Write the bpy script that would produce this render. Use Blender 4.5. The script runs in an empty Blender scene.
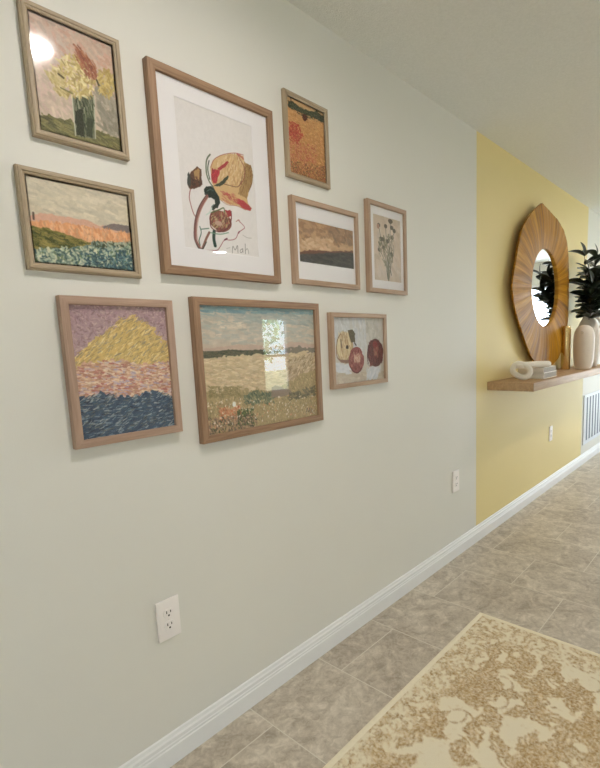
import bpy, bmesh, math, random
import numpy as np
from mathutils import Vector, Matrix, noise as mnoise
C = bpy.context.scene.collection
PI = math.pi
random.seed(7)

# ------------------------------------------------------------------ helpers
def srgb(c):
    out = []
    for v in c[:3]:
        v = v / 255.0
        out.append(v / 12.92 if v <= 0.04045 else ((v + 0.055) / 1.055) ** 2.4)
    return (out[0], out[1], out[2], 1.0)

def empty(name, loc=(0, 0, 0), label=None, cat=None, group=None):
    o = bpy.data.objects.new(name, None)
    C.objects.link(o)
    o.location = loc
    o.empty_display_size = 0.05
    tag(o, label, cat, group)
    return o

def tag(o, label=None, cat=None, group=None, kind=None):
    if label: o['label'] = label
    if cat: o['category'] = cat
    if group: o['group'] = group
    if kind: o['kind'] = kind
    return o

def link(name, me, mat=None, parent=None, smooth=False):
    o = bpy.data.objects.new(name, me)
    C.objects.link(o)
    if mat: me.materials.append(mat)
    if parent: o.parent = parent
    if smooth:
        for p in me.polygons: p.use_smooth = True
    return o

def from_bm(name, bm, mat=None, parent=None, smooth=False, angle=None):
    me = bpy.data.meshes.new(name)
    bmesh.ops.recalc_face_normals(bm, faces=bm.faces[:])
    bm.to_mesh(me); bm.free()
    o = link(name, me, mat, parent, smooth)
    if angle is not None:
        for p in me.polygons: p.use_smooth = True
        me.set_sharp_from_angle(angle=math.radians(angle))
    return o

def add_box(bm, x0, x1, y0, y1, z0, z1, bevel=0.0, seg=2):
    r = bmesh.ops.create_cube(bm, size=1.0)
    vs = r['verts']
    for v in vs:
        v.co = Vector((x0 + (v.co.x + .5) * (x1 - x0), y0 + (v.co.y + .5) * (y1 - y0), z0 + (v.co.z + .5) * (z1 - z0)))
    if bevel:
        es = {e for v in vs for e in v.link_edges}
        bmesh.ops.bevel(bm, geom=list(es), offset=bevel, segments=seg, affect='EDGES', profile=0.6)

def box(name, a, mat, parent=None, bevel=0.0):
    bm = bmesh.new()
    add_box(bm, *a, bevel=bevel)
    return from_bm(name, bm, mat, parent, angle=35 if bevel else None)

def lathe(name, prof, mat, parent=None, seg=48, loc=(0, 0, 0), deform=None):
    bm = bmesh.new()
    rings = []
    for r, z in prof:
        ring = []
        for i in range(seg):
            a = 2 * PI * i / seg
            co = Vector((r * math.cos(a), r * math.sin(a), z))
            if deform: co = deform(co)
            ring.append(bm.verts.new(co))
        rings.append(ring)
    for a, b in zip(rings, rings[1:]):
        for i in range(seg):
            bm.faces.new((a[i], a[(i + 1) % seg], b[(i + 1) % seg], b[i]))
    if prof[0][0] > 1e-4: bm.faces.new(rings[0][::-1])
    if prof[-1][0] > 1e-4: bm.faces.new(rings[-1])
    bmesh.ops.remove_doubles(bm, verts=bm.verts[:], dist=1e-5)
    o = from_bm(name, bm, mat, parent, angle=50)
    o.location = loc
    return o

def add_tube(bm, pts, radii, seg=12, closed=False, scale2=1.0):
    n = len(pts)
    if not hasattr(radii, '__len__'): radii = [radii] * n
    pts = [Vector(p) for p in pts]
    rings = []
    up = None
    for i in range(n):
        if closed: t = pts[(i + 1) % n] - pts[i - 1]
        else: t = pts[min(i + 1, n - 1)] - pts[max(i - 1, 0)]
        t.normalize()
        if up is None:
            up = t.cross(Vector((0.31, 0.2, 1))).normalized()
            if up.length < .1: up = t.cross(Vector((1, 0, 0))).normalized()
        up = (up - t * up.dot(t)).normalized()
        sd = t.cross(up)
        rings.append([bm.verts.new(pts[i] + (up * math.cos(2 * PI * k / seg) + sd * math.sin(2 * PI * k / seg) * scale2) * radii[i]) for k in range(seg)])
    m = n if closed else n - 1
    for i in range(m):
        a, b = rings[i], rings[(i + 1) % n]
        off = 0
        if closed and i == n - 1:
            off = min(range(seg), key=lambda s: (a[0].co - b[s].co).length)
        for k in range(seg):
            bm.faces.new((a[k], a[(k + 1) % seg], b[(k + 1 + off) % seg], b[(k + off) % seg]))
    if not closed:
        bm.faces.new(rings[0][::-1]); bm.faces.new(rings[-1])

# ------------------------------------------------------------------ materials
class NT:
    def __init__(s, name):
        s.m = bpy.data.materials.new(name); s.m.use_nodes = True
        s.t = s.m.node_tree; s.n = s.t.nodes; s.n.clear()
        s.out = s.n.new('ShaderNodeOutputMaterial')
    def node(s, typ, **kw):
        nd = s.n.new('ShaderNode' + typ)
        for k, v in kw.items():
            if k.startswith('_'): setattr(nd, k[1:], v)
            else: s.set(nd.inputs[k.replace('_', ' ')] if isinstance(k, str) else nd.inputs[k], v)
        return nd
    def set(s, sock, v):
        if hasattr(v, 'is_output') and v.is_output: s.t.links.new(v, sock)
        else: sock.default_value = v
    def math(s, op, a, b=0.0, clamp=False):
        nd = s.n.new('ShaderNodeMath'); nd.operation = op; nd.use_clamp = clamp
        s.set(nd.inputs[0], a); s.set(nd.inputs[1], b)
        return nd.outputs[0]
    def mix(s, f, a, b, blend='MIX'):
        nd = s.n.new('ShaderNodeMix'); nd.data_type = 'RGBA'; nd.blend_type = blend
        s.set(nd.inputs[0], f); s.set(nd.inputs[6], a); s.set(nd.inputs[7], b)
        return nd.outputs[2]
    def ramp(s, f, stops, interp='LINEAR'):
        nd = s.n.new('ShaderNodeValToRGB'); r = nd.color_ramp; r.interpolation = interp
        while len(r.elements) < len(stops): r.elements.new(0.5)
        for e, (p, c) in zip(r.elements, stops):
            e.position = p; e.color = c if len(c) == 4 else (*c, 1)
        s.set(nd.inputs[0], f)
        return nd.outputs[0]
    def coord(s, which='Object', scale=(1, 1, 1), loc=(0, 0, 0), rot=(0, 0, 0)):
        tc = s.n.new('ShaderNodeTexCoord'); mp = s.n.new('ShaderNodeMapping')
        s.t.links.new(tc.outputs[which], mp.inputs[0])
        mp.inputs['Scale'].default_value = scale; mp.inputs['Location'].default_value = loc; mp.inputs['Rotation'].default_value = rot
        return mp.outputs[0]
    def noise(s, vec, scale, detail=3, rough=.5, dist=0.0):
        nd = s.n.new('ShaderNodeTexNoise')
        s.set(nd.inputs['Vector'], vec); nd.inputs['Scale'].default_value = scale
        nd.inputs['Detail'].default_value = detail; nd.inputs['Roughness'].default_value = rough; nd.inputs['Distortion'].default_value = dist
        return nd.outputs[0]
    def bump(s, h, strength, dist):
        nd = s.n.new('ShaderNodeBump'); nd.inputs['Strength'].default_value = strength; nd.inputs['Distance'].default_value = dist
        s.set(nd.inputs['Height'], h)
        return nd.outputs[0]
    def bsdf(s, color, rough=.5, normal=None, metal=0.0, spec=.5, **kw):
        b = s.n.new('ShaderNodeBsdfPrincipled')
        s.set(b.inputs['Base Color'], color); s.set(b.inputs['Roughness'], rough)
        b.inputs['Metallic'].default_value = metal; b.inputs['Specular IOR Level'].default_value = spec
        for k, v in kw.items(): s.set(b.inputs[k.replace('_', ' ')], v)
        if normal is not None: s.set(b.inputs['Normal'], normal)
        s.t.links.new(b.outputs[0], s.out.inputs[0])
        return s.m

def plain(name, col, rough=.5, metal=0.0, var=.04, vs=20, bump=0.0, bs=200, spec=.5, **kw):
    t = NT(name)
    v = t.coord()
    n = t.noise(v, vs, 3)
    c = srgb(col)
    lo = tuple(x * (1 - var) for x in c[:3]) + (1,); hi = tuple(min(1, x * (1 + var)) for x in c[:3]) + (1,)
    colr = t.mix(n, lo, hi)
    nm = t.bump(t.noise(v, bs, 2), bump, .001) if bump else None
    return t.bsdf(colr, rough, nm, metal, spec, **kw)

def wood_uv(name, light, dark, rough=.55, gs=1.0):
    """straight grain along the member, from the frame's own uv map (metres)"""
    t = NT(name)
    uv = t.n.new('ShaderNodeUVMap'); uv.uv_map = 'grain'
    mp = t.n.new('ShaderNodeMapping'); t.t.links.new(uv.outputs[0], mp.inputs[0]); mp.inputs['Scale'].default_value = (6 * gs, 130 * gs, 1)
    n = t.noise(mp.outputs[0], 1.0, 4, .6, .6)
    mp2 = t.n.new('ShaderNodeMapping'); t.t.links.new(uv.outputs[0], mp2.inputs[0]); mp2.inputs['Scale'].default_value = (30, 900, 1)
    n2 = t.noise(mp2.outputs[0], 1.0, 2)
    f = t.math('ADD', t.math('MULTIPLY', n, .75), t.math('MULTIPLY', n2, .25))
    col = t.ramp(f, [(.32, srgb(dark)), (.62, srgb(light))])
    return t.bsdf(col, rough, t.bump(n2, .15, .0005), spec=.3)

def wood_obj(name, light, dark, rough=.5, scale=(3, 60, 60)):
    t = NT(name)
    v = t.coord('Object', scale)
    n = t.noise(v, 1.0, 4, .6, .8)
    col = t.ramp(n, [(.3, srgb(dark)), (.65, srgb(light))])
    return t.bsdf(col, rough, t.bump(n, .1, .0005), spec=.35)

M = {}
def wall_material():
    t = NT('painted_wall')
    v = t.coord()
    sx = t.n.new('ShaderNodeSeparateXYZ'); t.t.links.new(v, sx.inputs[0])
    inside = t.math('MULTIPLY', t.math('GREATER_THAN', sx.outputs[0], 2.766), t.math('LESS_THAN', sx.outputs[0], 5.10))
    blot = t.noise(v, 2.2, 2)
    white = t.mix(blot, srgb(WALLC), srgb(tuple(min(255, c + 3) for c in WALLC)))
    yel = t.mix(blot, srgb(YELC), srgb(tuple(min(255, c + 4) for c in YELC)))
    col = t.mix(inside, white, yel)
    b = t.noise(v, 260, 3, .6)
    return t.bsdf(col, .55, t.bump(b, .12, .0012), spec=.3)
WALLC = (228, 226, 217)
YELC = (230, 212, 152)
M['wall'] = wall_material()
M['wall2'] = plain('white_wall_paint', (226, 222, 210), .6, bump=.1, bs=240, var=.02)
def ceiling_material():
    t = NT('textured_ceiling')
    v = t.coord()
    n = t.noise(v, 170, 4, .65)
    col = t.mix(t.noise(v, 90, 3), srgb((224, 225, 218)), srgb((240, 240, 234)))
    return t.bsdf(col, .9, t.bump(n, .5, .004), spec=.1)
M['ceiling'] = ceiling_material()
M['trim'] = plain('white_trim_gloss', (240, 240, 238), .35, var=.01, spec=.4)
M['plate'] = plain('white_plastic', (250, 244, 240), .35, var=.01)
M['slot'] = plain('dark_slot', (38, 34, 32), .7)
M['oak_brown'] = wood_uv('brown_oak', (168, 136, 108), (130, 101, 78))
M['oak_pink'] = wood_uv('pinkish_oak', (184, 156, 136), (158, 130, 112))
M['oak_light'] = wood_uv('light_oak', (186, 160, 136), (158, 131, 108))
M['taupe'] = wood_uv('taupe_frame', (182, 164, 138), (160, 142, 116), .45)
M['mat_board'] = plain('white_mat_board', (246, 242, 243), .85, var=.01, bump=.05)
M['backing'] = plain('brown_backing_board', (120, 96, 70), .9)
M['shelf'] = wood_obj('pale_oak_shelf', (194, 162, 122), (166, 134, 98), .5, (3, 40, 40))
M['ceramic'] = plain('matt_white_ceramic', (226, 216, 202), .5, var=.03, vs=30, bump=.15, bs=120)
M['ceramic_grey'] = plain('greyish_white_ceramic', (216, 208, 196), .6, var=.10, vs=45, bump=.5, bs=70)
M['link_white'] = plain('chalk_white_link', (246, 240, 228), .7, var=.06, vs=60, bump=.2)
M['book_cover'] = plain('white_book_cloth', (242, 238, 230), .6, var=.03)
M['book_spine'] = plain('grey_book_edge', (172, 164, 154), .75, var=.25, vs=120)
M['gold'] = plain('brushed_gold', (222, 194, 136), .2, metal=.9)
M['leaf'] = plain('dark_green_leaf', (34, 44, 30), .3, var=.35, vs=25, spec=.6)
M['stem'] = plain('brown_stem', (84, 70, 52), .6)
M['glass_mirror'] = plain('silvered_glass', (235, 238, 238), .015, metal=1.0, var=0)
M['grille'] = plain('white_grille_paint', (226, 230, 236), .4, var=.01)
M['duct'] = plain('dark_duct', (104, 114, 132), .8)
M['lawn'] = plain('lawn_grass', (128, 132, 104), .9, var=.5, vs=6)
M['hedge'] = plain('hedge_leaves', (150, 178, 128), .7, var=.7, vs=14)

def paint_material(rough=.55):
    t = NT('painted_print')
    a = t.n.new('ShaderNodeAttribute'); a.attribute_name = 'paint'
    v = t.coord()
    return t.bsdf(a.outputs['Color'], rough, t.bump(t.noise(v, 500, 2), .08, .0006), spec=.25)
M['paint'] = paint_material()

def glass_material(name, ior=1.45, tint=(1, 1, 1, 1), rough=.012):
    t = NT(name)
    fr = t.n.new('ShaderNodeFresnel'); ge = t.n.new('ShaderNodeNewGeometry')
    # a thin pane reflects the same from both sides: undo the inside-out index on the back face
    t.set(fr.inputs['IOR'], t.math('ADD', t.math('MULTIPLY', ge.outputs['Backfacing'], 1 / ior - ior), ior))
    tr = t.n.new('ShaderNodeBsdfTransparent'); tr.inputs[0].default_value = tint
    gl = t.n.new('ShaderNodeBsdfGlossy'); gl.inputs['Roughness'].default_value = .0 if 'window' in name else rough
    mx = t.n.new('ShaderNodeMixShader')
    t.t.links.new(fr.outputs[0], mx.inputs[0]); t.t.links.new(tr.outputs[0], mx.inputs[1]); t.t.links.new(gl.outputs[0], mx.inputs[2])
    t.t.links.new(mx.outputs[0], t.out.inputs[0])
    return t.m
M['glass'] = glass_material('picture_glass', 1.78, (.985, .99, .985, 1))
M['acrylic'] = glass_material('picture_acrylic', 1.55, (.985, .985, .98, 1), .075)
M['window_glass'] = glass_material('window_glass', 1.45, (.96, .98, .98, 1))

def floor_material():
    t = NT('stone_look_tile')
    v = t.coord('Object', rot=(0, 0, 0))
    sx = t.n.new('ShaderNodeSeparateXYZ'); t.t.links.new(v, sx.inputs[0])
    cb = t.n.new('ShaderNodeCombineXYZ')
    t.set(cb.inputs[0], t.math('ADD', sx.outputs[1], TILE_Y)); t.set(cb.inputs[1], t.math('ADD', sx.outputs[0], TILE_X))
    br = t.n.new('ShaderNodeTexBrick')
    t.t.links.new(cb.outputs[0], br.inputs['Vector'])
    br.offset = .5; br.offset_frequency = 2; br.squash = 1
    br.inputs['Scale'].default_value = 1; br.inputs['Mortar Size'].default_value = .0022
    br.inputs['Mortar Smooth'].default_value = .3; br.inputs['Bias'].default_value = 0
    br.inputs['Brick Width'].default_value = .51; br.inputs['Row Height'].default_value = .355
    br.inputs['Color1'].default_value = (0, 0, 0, 1); br.inputs['Color2'].default_value = (1, 1, 1, 1)
    br.inputs['Mortar'].default_value = (.5, .5, .5, 1)
    # per-tile offset so that the veining does not run on from tile to tile
    off = t.n.new('ShaderNodeVectorMath'); off.operation = 'SCALE'
    t.t.links.new(br.outputs['Color'], off.inputs[0]); off.inputs['Scale'].default_value = 5.0
    ad = t.n.new('ShaderNodeVectorMath'); ad.operation = 'ADD'
    t.t.links.new(v, ad.inputs[0]); t.t.links.new(off.outputs[0], ad.inputs[1])
    vv = ad.outputs[0]
    n1 = t.noise(vv, 9, 6, .62, 1.6)
    n2 = t.noise(vv, 34, 5, .65, 1.2)
    n3 = t.noise(vv, 3, 3, .5, .5)
    f = t.math('ADD', t.math('ADD', t.math('MULTIPLY', n1, .45), t.math('MULTIPLY', n2, .35)), t.math('MULTIPLY', n3, .2))
    col = t.ramp(f, [(.37, srgb((160, 147, 131))), (.46, srgb((184, 172, 155))), (.53, srgb((202, 191, 174))), (.62, srgb((224, 214, 198)))])
    vein = t.math('LESS_THAN', t.math('ABSOLUTE', t.math('SUBTRACT', t.noise(vv, 12, 4, .6, 2.0), .5)), .008)
    col = t.mix(t.math('MULTIPLY', vein, .12), col, srgb((112, 98, 84)))
    col = t.mix(t.math('MULTIPLY', br.outputs['Fac'], .85), col, srgb((226, 220, 206)))
    h = t.math('SUBTRACT', t.math('MULTIPLY', n2, .3), br.outputs['Fac'])
    return t.bsdf(col, .42, t.bump(h, .25, .002), spec=.4)
TILE_Y = .647 + 5.1
TILE_X = -2.0 + .355 * 19
M['floor'] = floor_material()

def rug_material():
    t = NT('sculpted_wool_rug')
    v = t.coord()
    a = t.n.new('ShaderNodeAttribute'); a.attribute_name = 'paint'
    wear = t.noise(v, 110, 3, .7)
    k = t.math('MULTIPLY', t.math('SUBTRACT', wear, .36), 4.0, clamp=True)
    col = t.mix(k, t.mix(.6, a.outputs['Color'], srgb((238, 228, 202))), a.outputs['Color'])
    pile = t.noise(v, 480, 2)
    col = t.mix(.3, col, t.mix(pile, (0, 0, 0, 1), (1, 1, 1, 1)), 'SOFT_LIGHT')
    return t.bsdf(col, .95, t.bump(t.math('ADD', t.math('MULTIPLY', pile, .5), t.math('MULTIPLY', a.outputs['Fac'], .8)), .5, .003), spec=.1)
M['rug'] = rug_material()
M['rug_edge'] = plain('cream_rug_binding', (242, 232, 206), .95, var=.08, vs=80, bump=.4, bs=400)

def mirror_wood():
    t = NT('carved_golden_wood')
    uv = t.n.new('ShaderNodeUVMap'); uv.uv_map = 'grain'   # u = turns around the glass * 60, v = metres outwards
    mp = t.n.new('ShaderNodeMapping'); t.t.links.new(uv.outputs[0], mp.inputs[0]); mp.inputs['Scale'].default_value = (3.2, 3, 1)
    n = t.noise(mp.outputs[0], 1.0, 4, .6, .3)
    mp2 = t.n.new('ShaderNodeMapping'); t.t.links.new(uv.outputs[0], mp2.inputs[0]); mp2.inputs['Scale'].default_value = (.55, .6, 1)
    n2 = t.noise(mp2.outputs[0], 1.0, 2)
    f = t.math('ADD', t.math('MULTIPLY', n, .55), t.math('MULTIPLY', n2, .45))
    col = t.ramp(f, [(.32, srgb((100, 64, 4))), (.5, srgb((166, 114, 16))), (.7, srgb((214, 164, 58)))])
    return t.bsdf(col, .5, None, spec=.25)
M['mirror_wood'] = mirror_wood()

# ------------------------------------------------------------------ painting the prints (pigment only)
ARTS={
 'daisy':((0.4668, 0.6599, 1.7845, 2.0408),[
  ('V',[(0,(192,171,154)),(0.5,(195,177,159)),(1,(194,178,158))]),
  ('D',[(-0.004,-0.061),(1.145,-0.069),(1.105,0.477),(0.011,0.539)],392,0.0719,0.0311,40,40,[(192,166,149),(199,174,155),(188,168,153),(195,158,140)]),
  ('D',[(0.71,0.484),(1.096,0.292),(1.052,0.869),(0.723,0.845)],220,0.0599,0.0263,60,40,[(152,144,129),(138,133,117),(161,151,135)]),
  ('D',[(-0.028,0.447),(0.467,0.481),(0.421,0.799),(0.018,0.849)],220,0.0599,0.0288,50,50,[(200,182,165),(188,171,152),(202,178,167)]),
  ('P',[(0.003,0.856),(0.416,0.835),(1.086,0.874),(1.068,1.011),(-0.022,1.026)],(113,110,70),0.02),
  ('D',[(0.001,0.874),(0.415,0.844),(1.085,0.882),(1.07,0.998),(-0.02,1.015)],318,0.0503,0.0108,18,12,[(127,121,74),(97,97,59),(139,131,87),(85,82,54)]),
  ('P',[(0.412,0.615),(0.697,0.532),(0.659,0.938),(0.407,0.959)],(113,115,94),0.004),
  ('L',[(0.417,0.62),(0.411,0.956)],0.0087,(197,196,176)),
  ('L',[(0.689,0.543),(0.657,0.932)],0.0087,(182,182,160)),
  ('D',[(0.444,0.639),(0.671,0.584),(0.643,0.919),(0.425,0.942)],171,0.0719,0.0072,84,16,[(50,60,37),(35,42,28),(88,96,65),(143,146,122),(63,73,48)]),
  ('P',[(0.429,0.742),(0.527,0.686),(0.521,0.944),(0.425,0.942)],(46,50,34),0.01),
  ('P',[(0.565,0.766),(0.648,0.747),(0.629,0.929),(0.553,0.938)],(58,66,46),0.01),
  ('D',[(0.273,0.331),(0.597,0.194),(0.746,0.34),(0.676,0.549),(0.298,0.643),(0.176,0.515)],294,0.0527,0.0168,70,80,[(195,177,117),(210,196,145),(178,155,94),(221,210,165),(163,142,89)]),
  ('D',[(0.141,0.472),(0.329,0.432),(0.356,0.639),(0.244,0.625)],98,0.0408,0.0144,50,40,[(190,174,121),(173,152,98),(206,190,143)]),
  ('D',[(0.512,0.122),(0.602,0.16),(0.759,0.247),(0.749,0.384),(0.617,0.375),(0.515,0.251)],147,0.0408,0.0132,55,25,[(149,90,70),(174,119,91),(130,74,57),(163,104,71)]),
  ('D',[(0.762,0.336),(0.871,0.238),(0.988,0.298),(0.988,0.39),(0.901,0.493),(0.772,0.491)],122,0.0503,0.0144,80,70,[(187,166,101),(204,185,123),(170,145,85)]),
  ('L',[(0.286,0.454),(0.337,0.472)],0.0196,(86,72,42)),
  ('L',[(0.749,0.384),(0.769,0.424)],0.0196,(78,69,41)),
  ('L',[(0.294,0.569),(0.423,0.584)],0.0131,(120,115,69)),
  ('N',0.05),
 ]),
 'marsh':((0.4205, 0.6636, 1.4818, 1.6789),[
  ('V',[(0,(198,189,167)),(0.3,(203,193,171)),(0.5,(204,186,164)),(1,(82,98,90))]),
  ('D',[(0.009,-0.018),(1.033,-0.023),(1.025,0.453),(-0.004,0.443)],195,0.1804,0.0413,12,14,[(202,191,169),(194,185,165),(209,198,177)]),
  ('P',[(-0.007,0.482),(0.101,0.412),(0.291,0.412),(0.546,0.408),(0.623,0.452),(1.057,0.429),(1.044,0.59),(-0.008,0.608)],(208,165,143),0.01),
  ('P',[(0.677,0.455),(0.822,0.401),(1.06,0.397),(1.052,0.49),(0.702,0.484)],(127,116,113),0.01),
  ('P',[(-0.011,0.519),(0.334,0.488),(0.728,0.506),(1.053,0.483),(1.045,0.66),(0.521,0.706),(0.273,0.619),(-0.019,0.604)],(216,157,113),0.02),
  ('D',[(0.0,0.522),(0.673,0.499),(1.037,0.493),(1.043,0.608),(0.523,0.673),(0.274,0.613)],209,0.0618,0.0206,80,24,[(227,171,125),(204,139,97),(232,184,142),(198,151,117)]),
  ('L',[(0.047,0.423),(0.045,0.495)],0.0226,(88,72,62)),
  ('P',[(0.984,0.356),(1.026,0.285),(1.049,0.309),(1.047,0.477),(0.981,0.468)],(51,51,39),0.01),
  ('P',[(-0.017,0.586),(0.203,0.585),(0.394,0.668),(0.576,0.681),(0.436,0.778),(-0.043,0.87)],(114,109,56),0.02),
  ('D',[(-0.011,0.593),(0.202,0.594),(0.446,0.66),(0.562,0.687),(0.409,0.782),(-0.031,0.859)],167,0.0877,0.0206,12,16,[(95,95,48),(133,123,65),(68,74,38),(154,138,78)]),
  ('P',[(-0.041,0.848),(0.437,0.758),(0.578,0.665),(1.058,0.605),(1.026,1.0),(-0.058,1.038)],(121,138,125),0.02),
  ('P',[(0.431,0.834),(1.054,0.659),(1.026,1.0),(0.387,1.035)],(68,97,104),0.03),
  ('D',[(-0.034,0.847),(0.438,0.752),(0.714,0.683),(1.042,0.618),(1.023,1.0),(-0.05,1.022)],586,0.0335,0.0206,40,80,[(204,204,175),(184,194,170),(63,90,90),(48,75,82),(212,209,183),(92,113,79),(151,168,151)]),
  ('D',[(0.506,0.873),(1.036,0.768),(1.024,0.989),(0.441,1.012)],153,0.031,0.0181,40,80,[(37,61,71),(54,83,95),(94,128,132)]),
  ('D',[(0.55,0.669),(1.027,0.606),(1.023,0.663),(0.599,0.727)],55,0.0258,0.0206,60,50,[(60,68,46),(178,178,153)]),
  ('N',0.06),
 ]),
 'abstract':((0.4812, 0.7398, 1.049, 1.3882),[
  ('V',[(0,(167,137,142)),(0.35,(176,151,154)),(0.6,(172,155,169)),(1,(85,93,118))]),
  ('D',[(-0.029,-0.02),(1.074,-0.023),(1.041,0.506),(-0.04,0.477)],1537,0.0202,0.0084,30,80,[(148,117,122),(185,156,157),(165,134,144),(195,171,166),(139,109,119)]),
  ('P',[(-0.065,0.398),(0.09,0.329),(0.27,0.228),(0.488,0.106),(0.621,0.059),(0.731,0.104),(0.884,0.222),(1.06,0.352),(1.057,0.507),(-0.054,0.486)],(201,174,112),0.03),
  ('D',[(-0.053,0.399),(0.09,0.329),(0.27,0.228),(0.488,0.106),(0.621,0.059),(0.731,0.104),(0.884,0.222),(1.053,0.352),(1.047,0.506),(-0.054,0.486)],866,0.0439,0.0067,-38,22,[(217,192,127),(189,158,95),(229,209,154),(167,139,92),(149,136,117),(208,178,108)]),
  ('P',[(-0.063,0.466),(0.31,0.412),(0.79,0.468),(1.082,0.439),(1.059,0.761),(-0.064,0.731)],(202,164,140),0.03),
  ('D',[(-0.056,0.467),(0.31,0.412),(0.79,0.468),(1.076,0.439),(1.049,0.76),(-0.06,0.731)],1257,0.0338,0.0102,8,24,[(224,200,170),(201,164,135),(184,135,110),(202,185,190),(170,121,106),(177,104,99),(231,212,189),(172,156,177)]),
  ('P',[(-0.065,0.701),(0.197,0.662),(0.491,0.716),(0.794,0.684),(1.059,0.761),(1.047,1.054),(-0.034,1.036)],(58,78,102),0.03),
  ('D',[(-0.06,0.702),(0.197,0.662),(0.491,0.716),(0.794,0.684),(1.053,0.761),(1.041,1.046),(-0.033,1.032)],1257,0.0405,0.0067,-14,30,[(46,64,90),(77,98,121),(135,149,157),(34,46,67),(61,89,109),(101,105,102),(168,173,173)]),
  ('N',0.09),
 ]),
 'rose':((0.8223, 1.0995, 1.5652, 1.9748),[
  ('V',[(0,(217,212,210)),(1,(219,214,212))]),
  ('P',[(0.389,0.401),(0.433,0.347),(0.492,0.313),(0.598,0.276),(0.741,0.245),(0.857,0.242),(0.871,0.284),(0.954,0.299),(0.977,0.358),(0.964,0.424),(0.91,0.495),(0.869,0.552),(0.881,0.591),(0.941,0.622),(0.918,0.646),(0.85,0.646),(0.718,0.626),(0.576,0.634),(0.477,0.609),(0.424,0.55),(0.392,0.495)],(196,165,119),0.004),
  ('D',[(0.468,0.329),(0.74,0.252),(0.856,0.246),(0.851,0.428),(0.64,0.489),(0.505,0.478)],256,0.0335,0.0084,100,30,[(204,176,132),(188,154,108),(210,189,152),(182,140,100)]),
  ('P',[(0.866,0.288),(0.959,0.298),(0.979,0.365),(0.958,0.431),(0.891,0.511),(0.86,0.559),(0.752,0.542),(0.785,0.475),(0.853,0.415)],(153,121,78),0.006),
  ('D',[(0.87,0.29),(0.963,0.303),(0.969,0.423),(0.861,0.553),(0.759,0.529)],187,0.0218,0.005,100,30,[(136,104,65),(172,139,93),(122,89,59),(161,130,82)]),
  ('P',[(0.395,0.406),(0.436,0.411),(0.514,0.405),(0.511,0.429),(0.465,0.478),(0.423,0.512),(0.393,0.489)],(164,41,51),0.006),
  ('P',[(0.481,0.398),(0.627,0.317),(0.642,0.327),(0.567,0.379),(0.509,0.408)],(157,44,51),0.004),
  ('D',[(0.403,0.411),(0.503,0.407),(0.471,0.477),(0.413,0.504)],51,0.0218,0.005,110,20,[(184,60,65),(134,28,43)]),
  ('P',[(0.517,0.561),(0.632,0.558),(0.736,0.575),(0.833,0.582),(0.935,0.623),(0.913,0.644),(0.838,0.642),(0.73,0.622),(0.627,0.596)],(171,61,66),0.006),
  ('D',[(0.495,0.552),(0.704,0.548),(0.748,0.574),(0.694,0.624),(0.531,0.626)],102,0.0268,0.005,30,24,[(203,169,116),(182,136,93),(171,86,77)]),
  ('L',[(0.396,0.4),(0.438,0.344),(0.499,0.31),(0.598,0.274),(0.741,0.242),(0.857,0.237)],0.0048,(159,91,81)),
  ('L',[(0.776,0.247),(0.813,0.284),(0.86,0.332),(0.846,0.41),(0.765,0.478)],0.006,(135,67,58)),
  ('L',[(0.765,0.243),(0.831,0.256),(0.854,0.267)],0.0096,(172,86,91)),
  ('L',[(0.503,0.491),(0.617,0.493),(0.747,0.486),(0.802,0.435)],0.006,(116,79,55)),
  ('L',[(0.977,0.358),(0.958,0.431),(0.899,0.503)],0.0048,(109,80,53)),
  ('L',[(0.477,0.609),(0.58,0.638),(0.717,0.632),(0.842,0.647)],0.0036,(154,94,68)),
  ('L',[(0.399,0.31),(0.355,0.348),(0.336,0.398),(0.337,0.456),(0.365,0.505),(0.409,0.534)],0.0108,(86,99,74)),
  ('L',[(0.38,0.356),(0.355,0.418),(0.372,0.486)],0.0084,(47,68,51)),
  ('P',[(0.41,0.526),(0.503,0.491),(0.558,0.453),(0.621,0.419),(0.629,0.43),(0.552,0.498),(0.465,0.526)],(52,61,44),0.005),
  ('P',[(0.292,0.568),(0.333,0.537),(0.409,0.534),(0.439,0.56),(0.478,0.597),(0.489,0.64),(0.445,0.679),(0.387,0.701),(0.362,0.689),(0.42,0.656),(0.408,0.624),(0.332,0.622),(0.292,0.603)],(34,48,44),0.006),
  ('L',[(0.398,0.703),(0.367,0.686),(0.403,0.66)],0.006,(66,92,83)),
  ('L',[(0.328,0.575),(0.373,0.557),(0.405,0.564)],0.006,(85,111,102)),
  ('P',[(0.124,0.494),(0.155,0.459),(0.232,0.42),(0.273,0.429),(0.271,0.538),(0.234,0.559),(0.119,0.594),(0.091,0.564)],(94,62,48),0.005),
  ('P',[(0.168,0.47),(0.241,0.43),(0.262,0.444),(0.244,0.517),(0.188,0.519)],(170,135,89),0.01),
  ('P',[(0.092,0.493),(0.119,0.476),(0.135,0.504),(0.12,0.586),(0.091,0.562)],(62,69,67),0.005),
  ('D',[(0.137,0.515),(0.27,0.484),(0.261,0.547),(0.138,0.584)],68,0.0151,0.0042,80,30,[(73,42,38),(109,66,50),(55,41,38)]),
  ('L',[(0.119,0.592),(0.099,0.646),(0.112,0.702),(0.134,0.752),(0.156,0.772)],0.0072,(155,95,91)),
  ('L',[(0.323,0.611),(0.258,0.667),(0.201,0.732),(0.161,0.795),(0.139,0.868),(0.138,0.939),(0.187,0.994)],0.0228,(133,87,80)),
  ('L',[(0.301,0.614),(0.231,0.676),(0.174,0.747),(0.14,0.833),(0.12,0.917),(0.146,0.974)],0.006,(78,47,47)),
  ('L',[(0.332,0.622),(0.274,0.674),(0.214,0.745),(0.173,0.829),(0.158,0.913),(0.198,0.993)],0.0048,(183,140,123)),
  ('E',(0.474,0.771),0.15,0.077,(120,70,58)),
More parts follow.
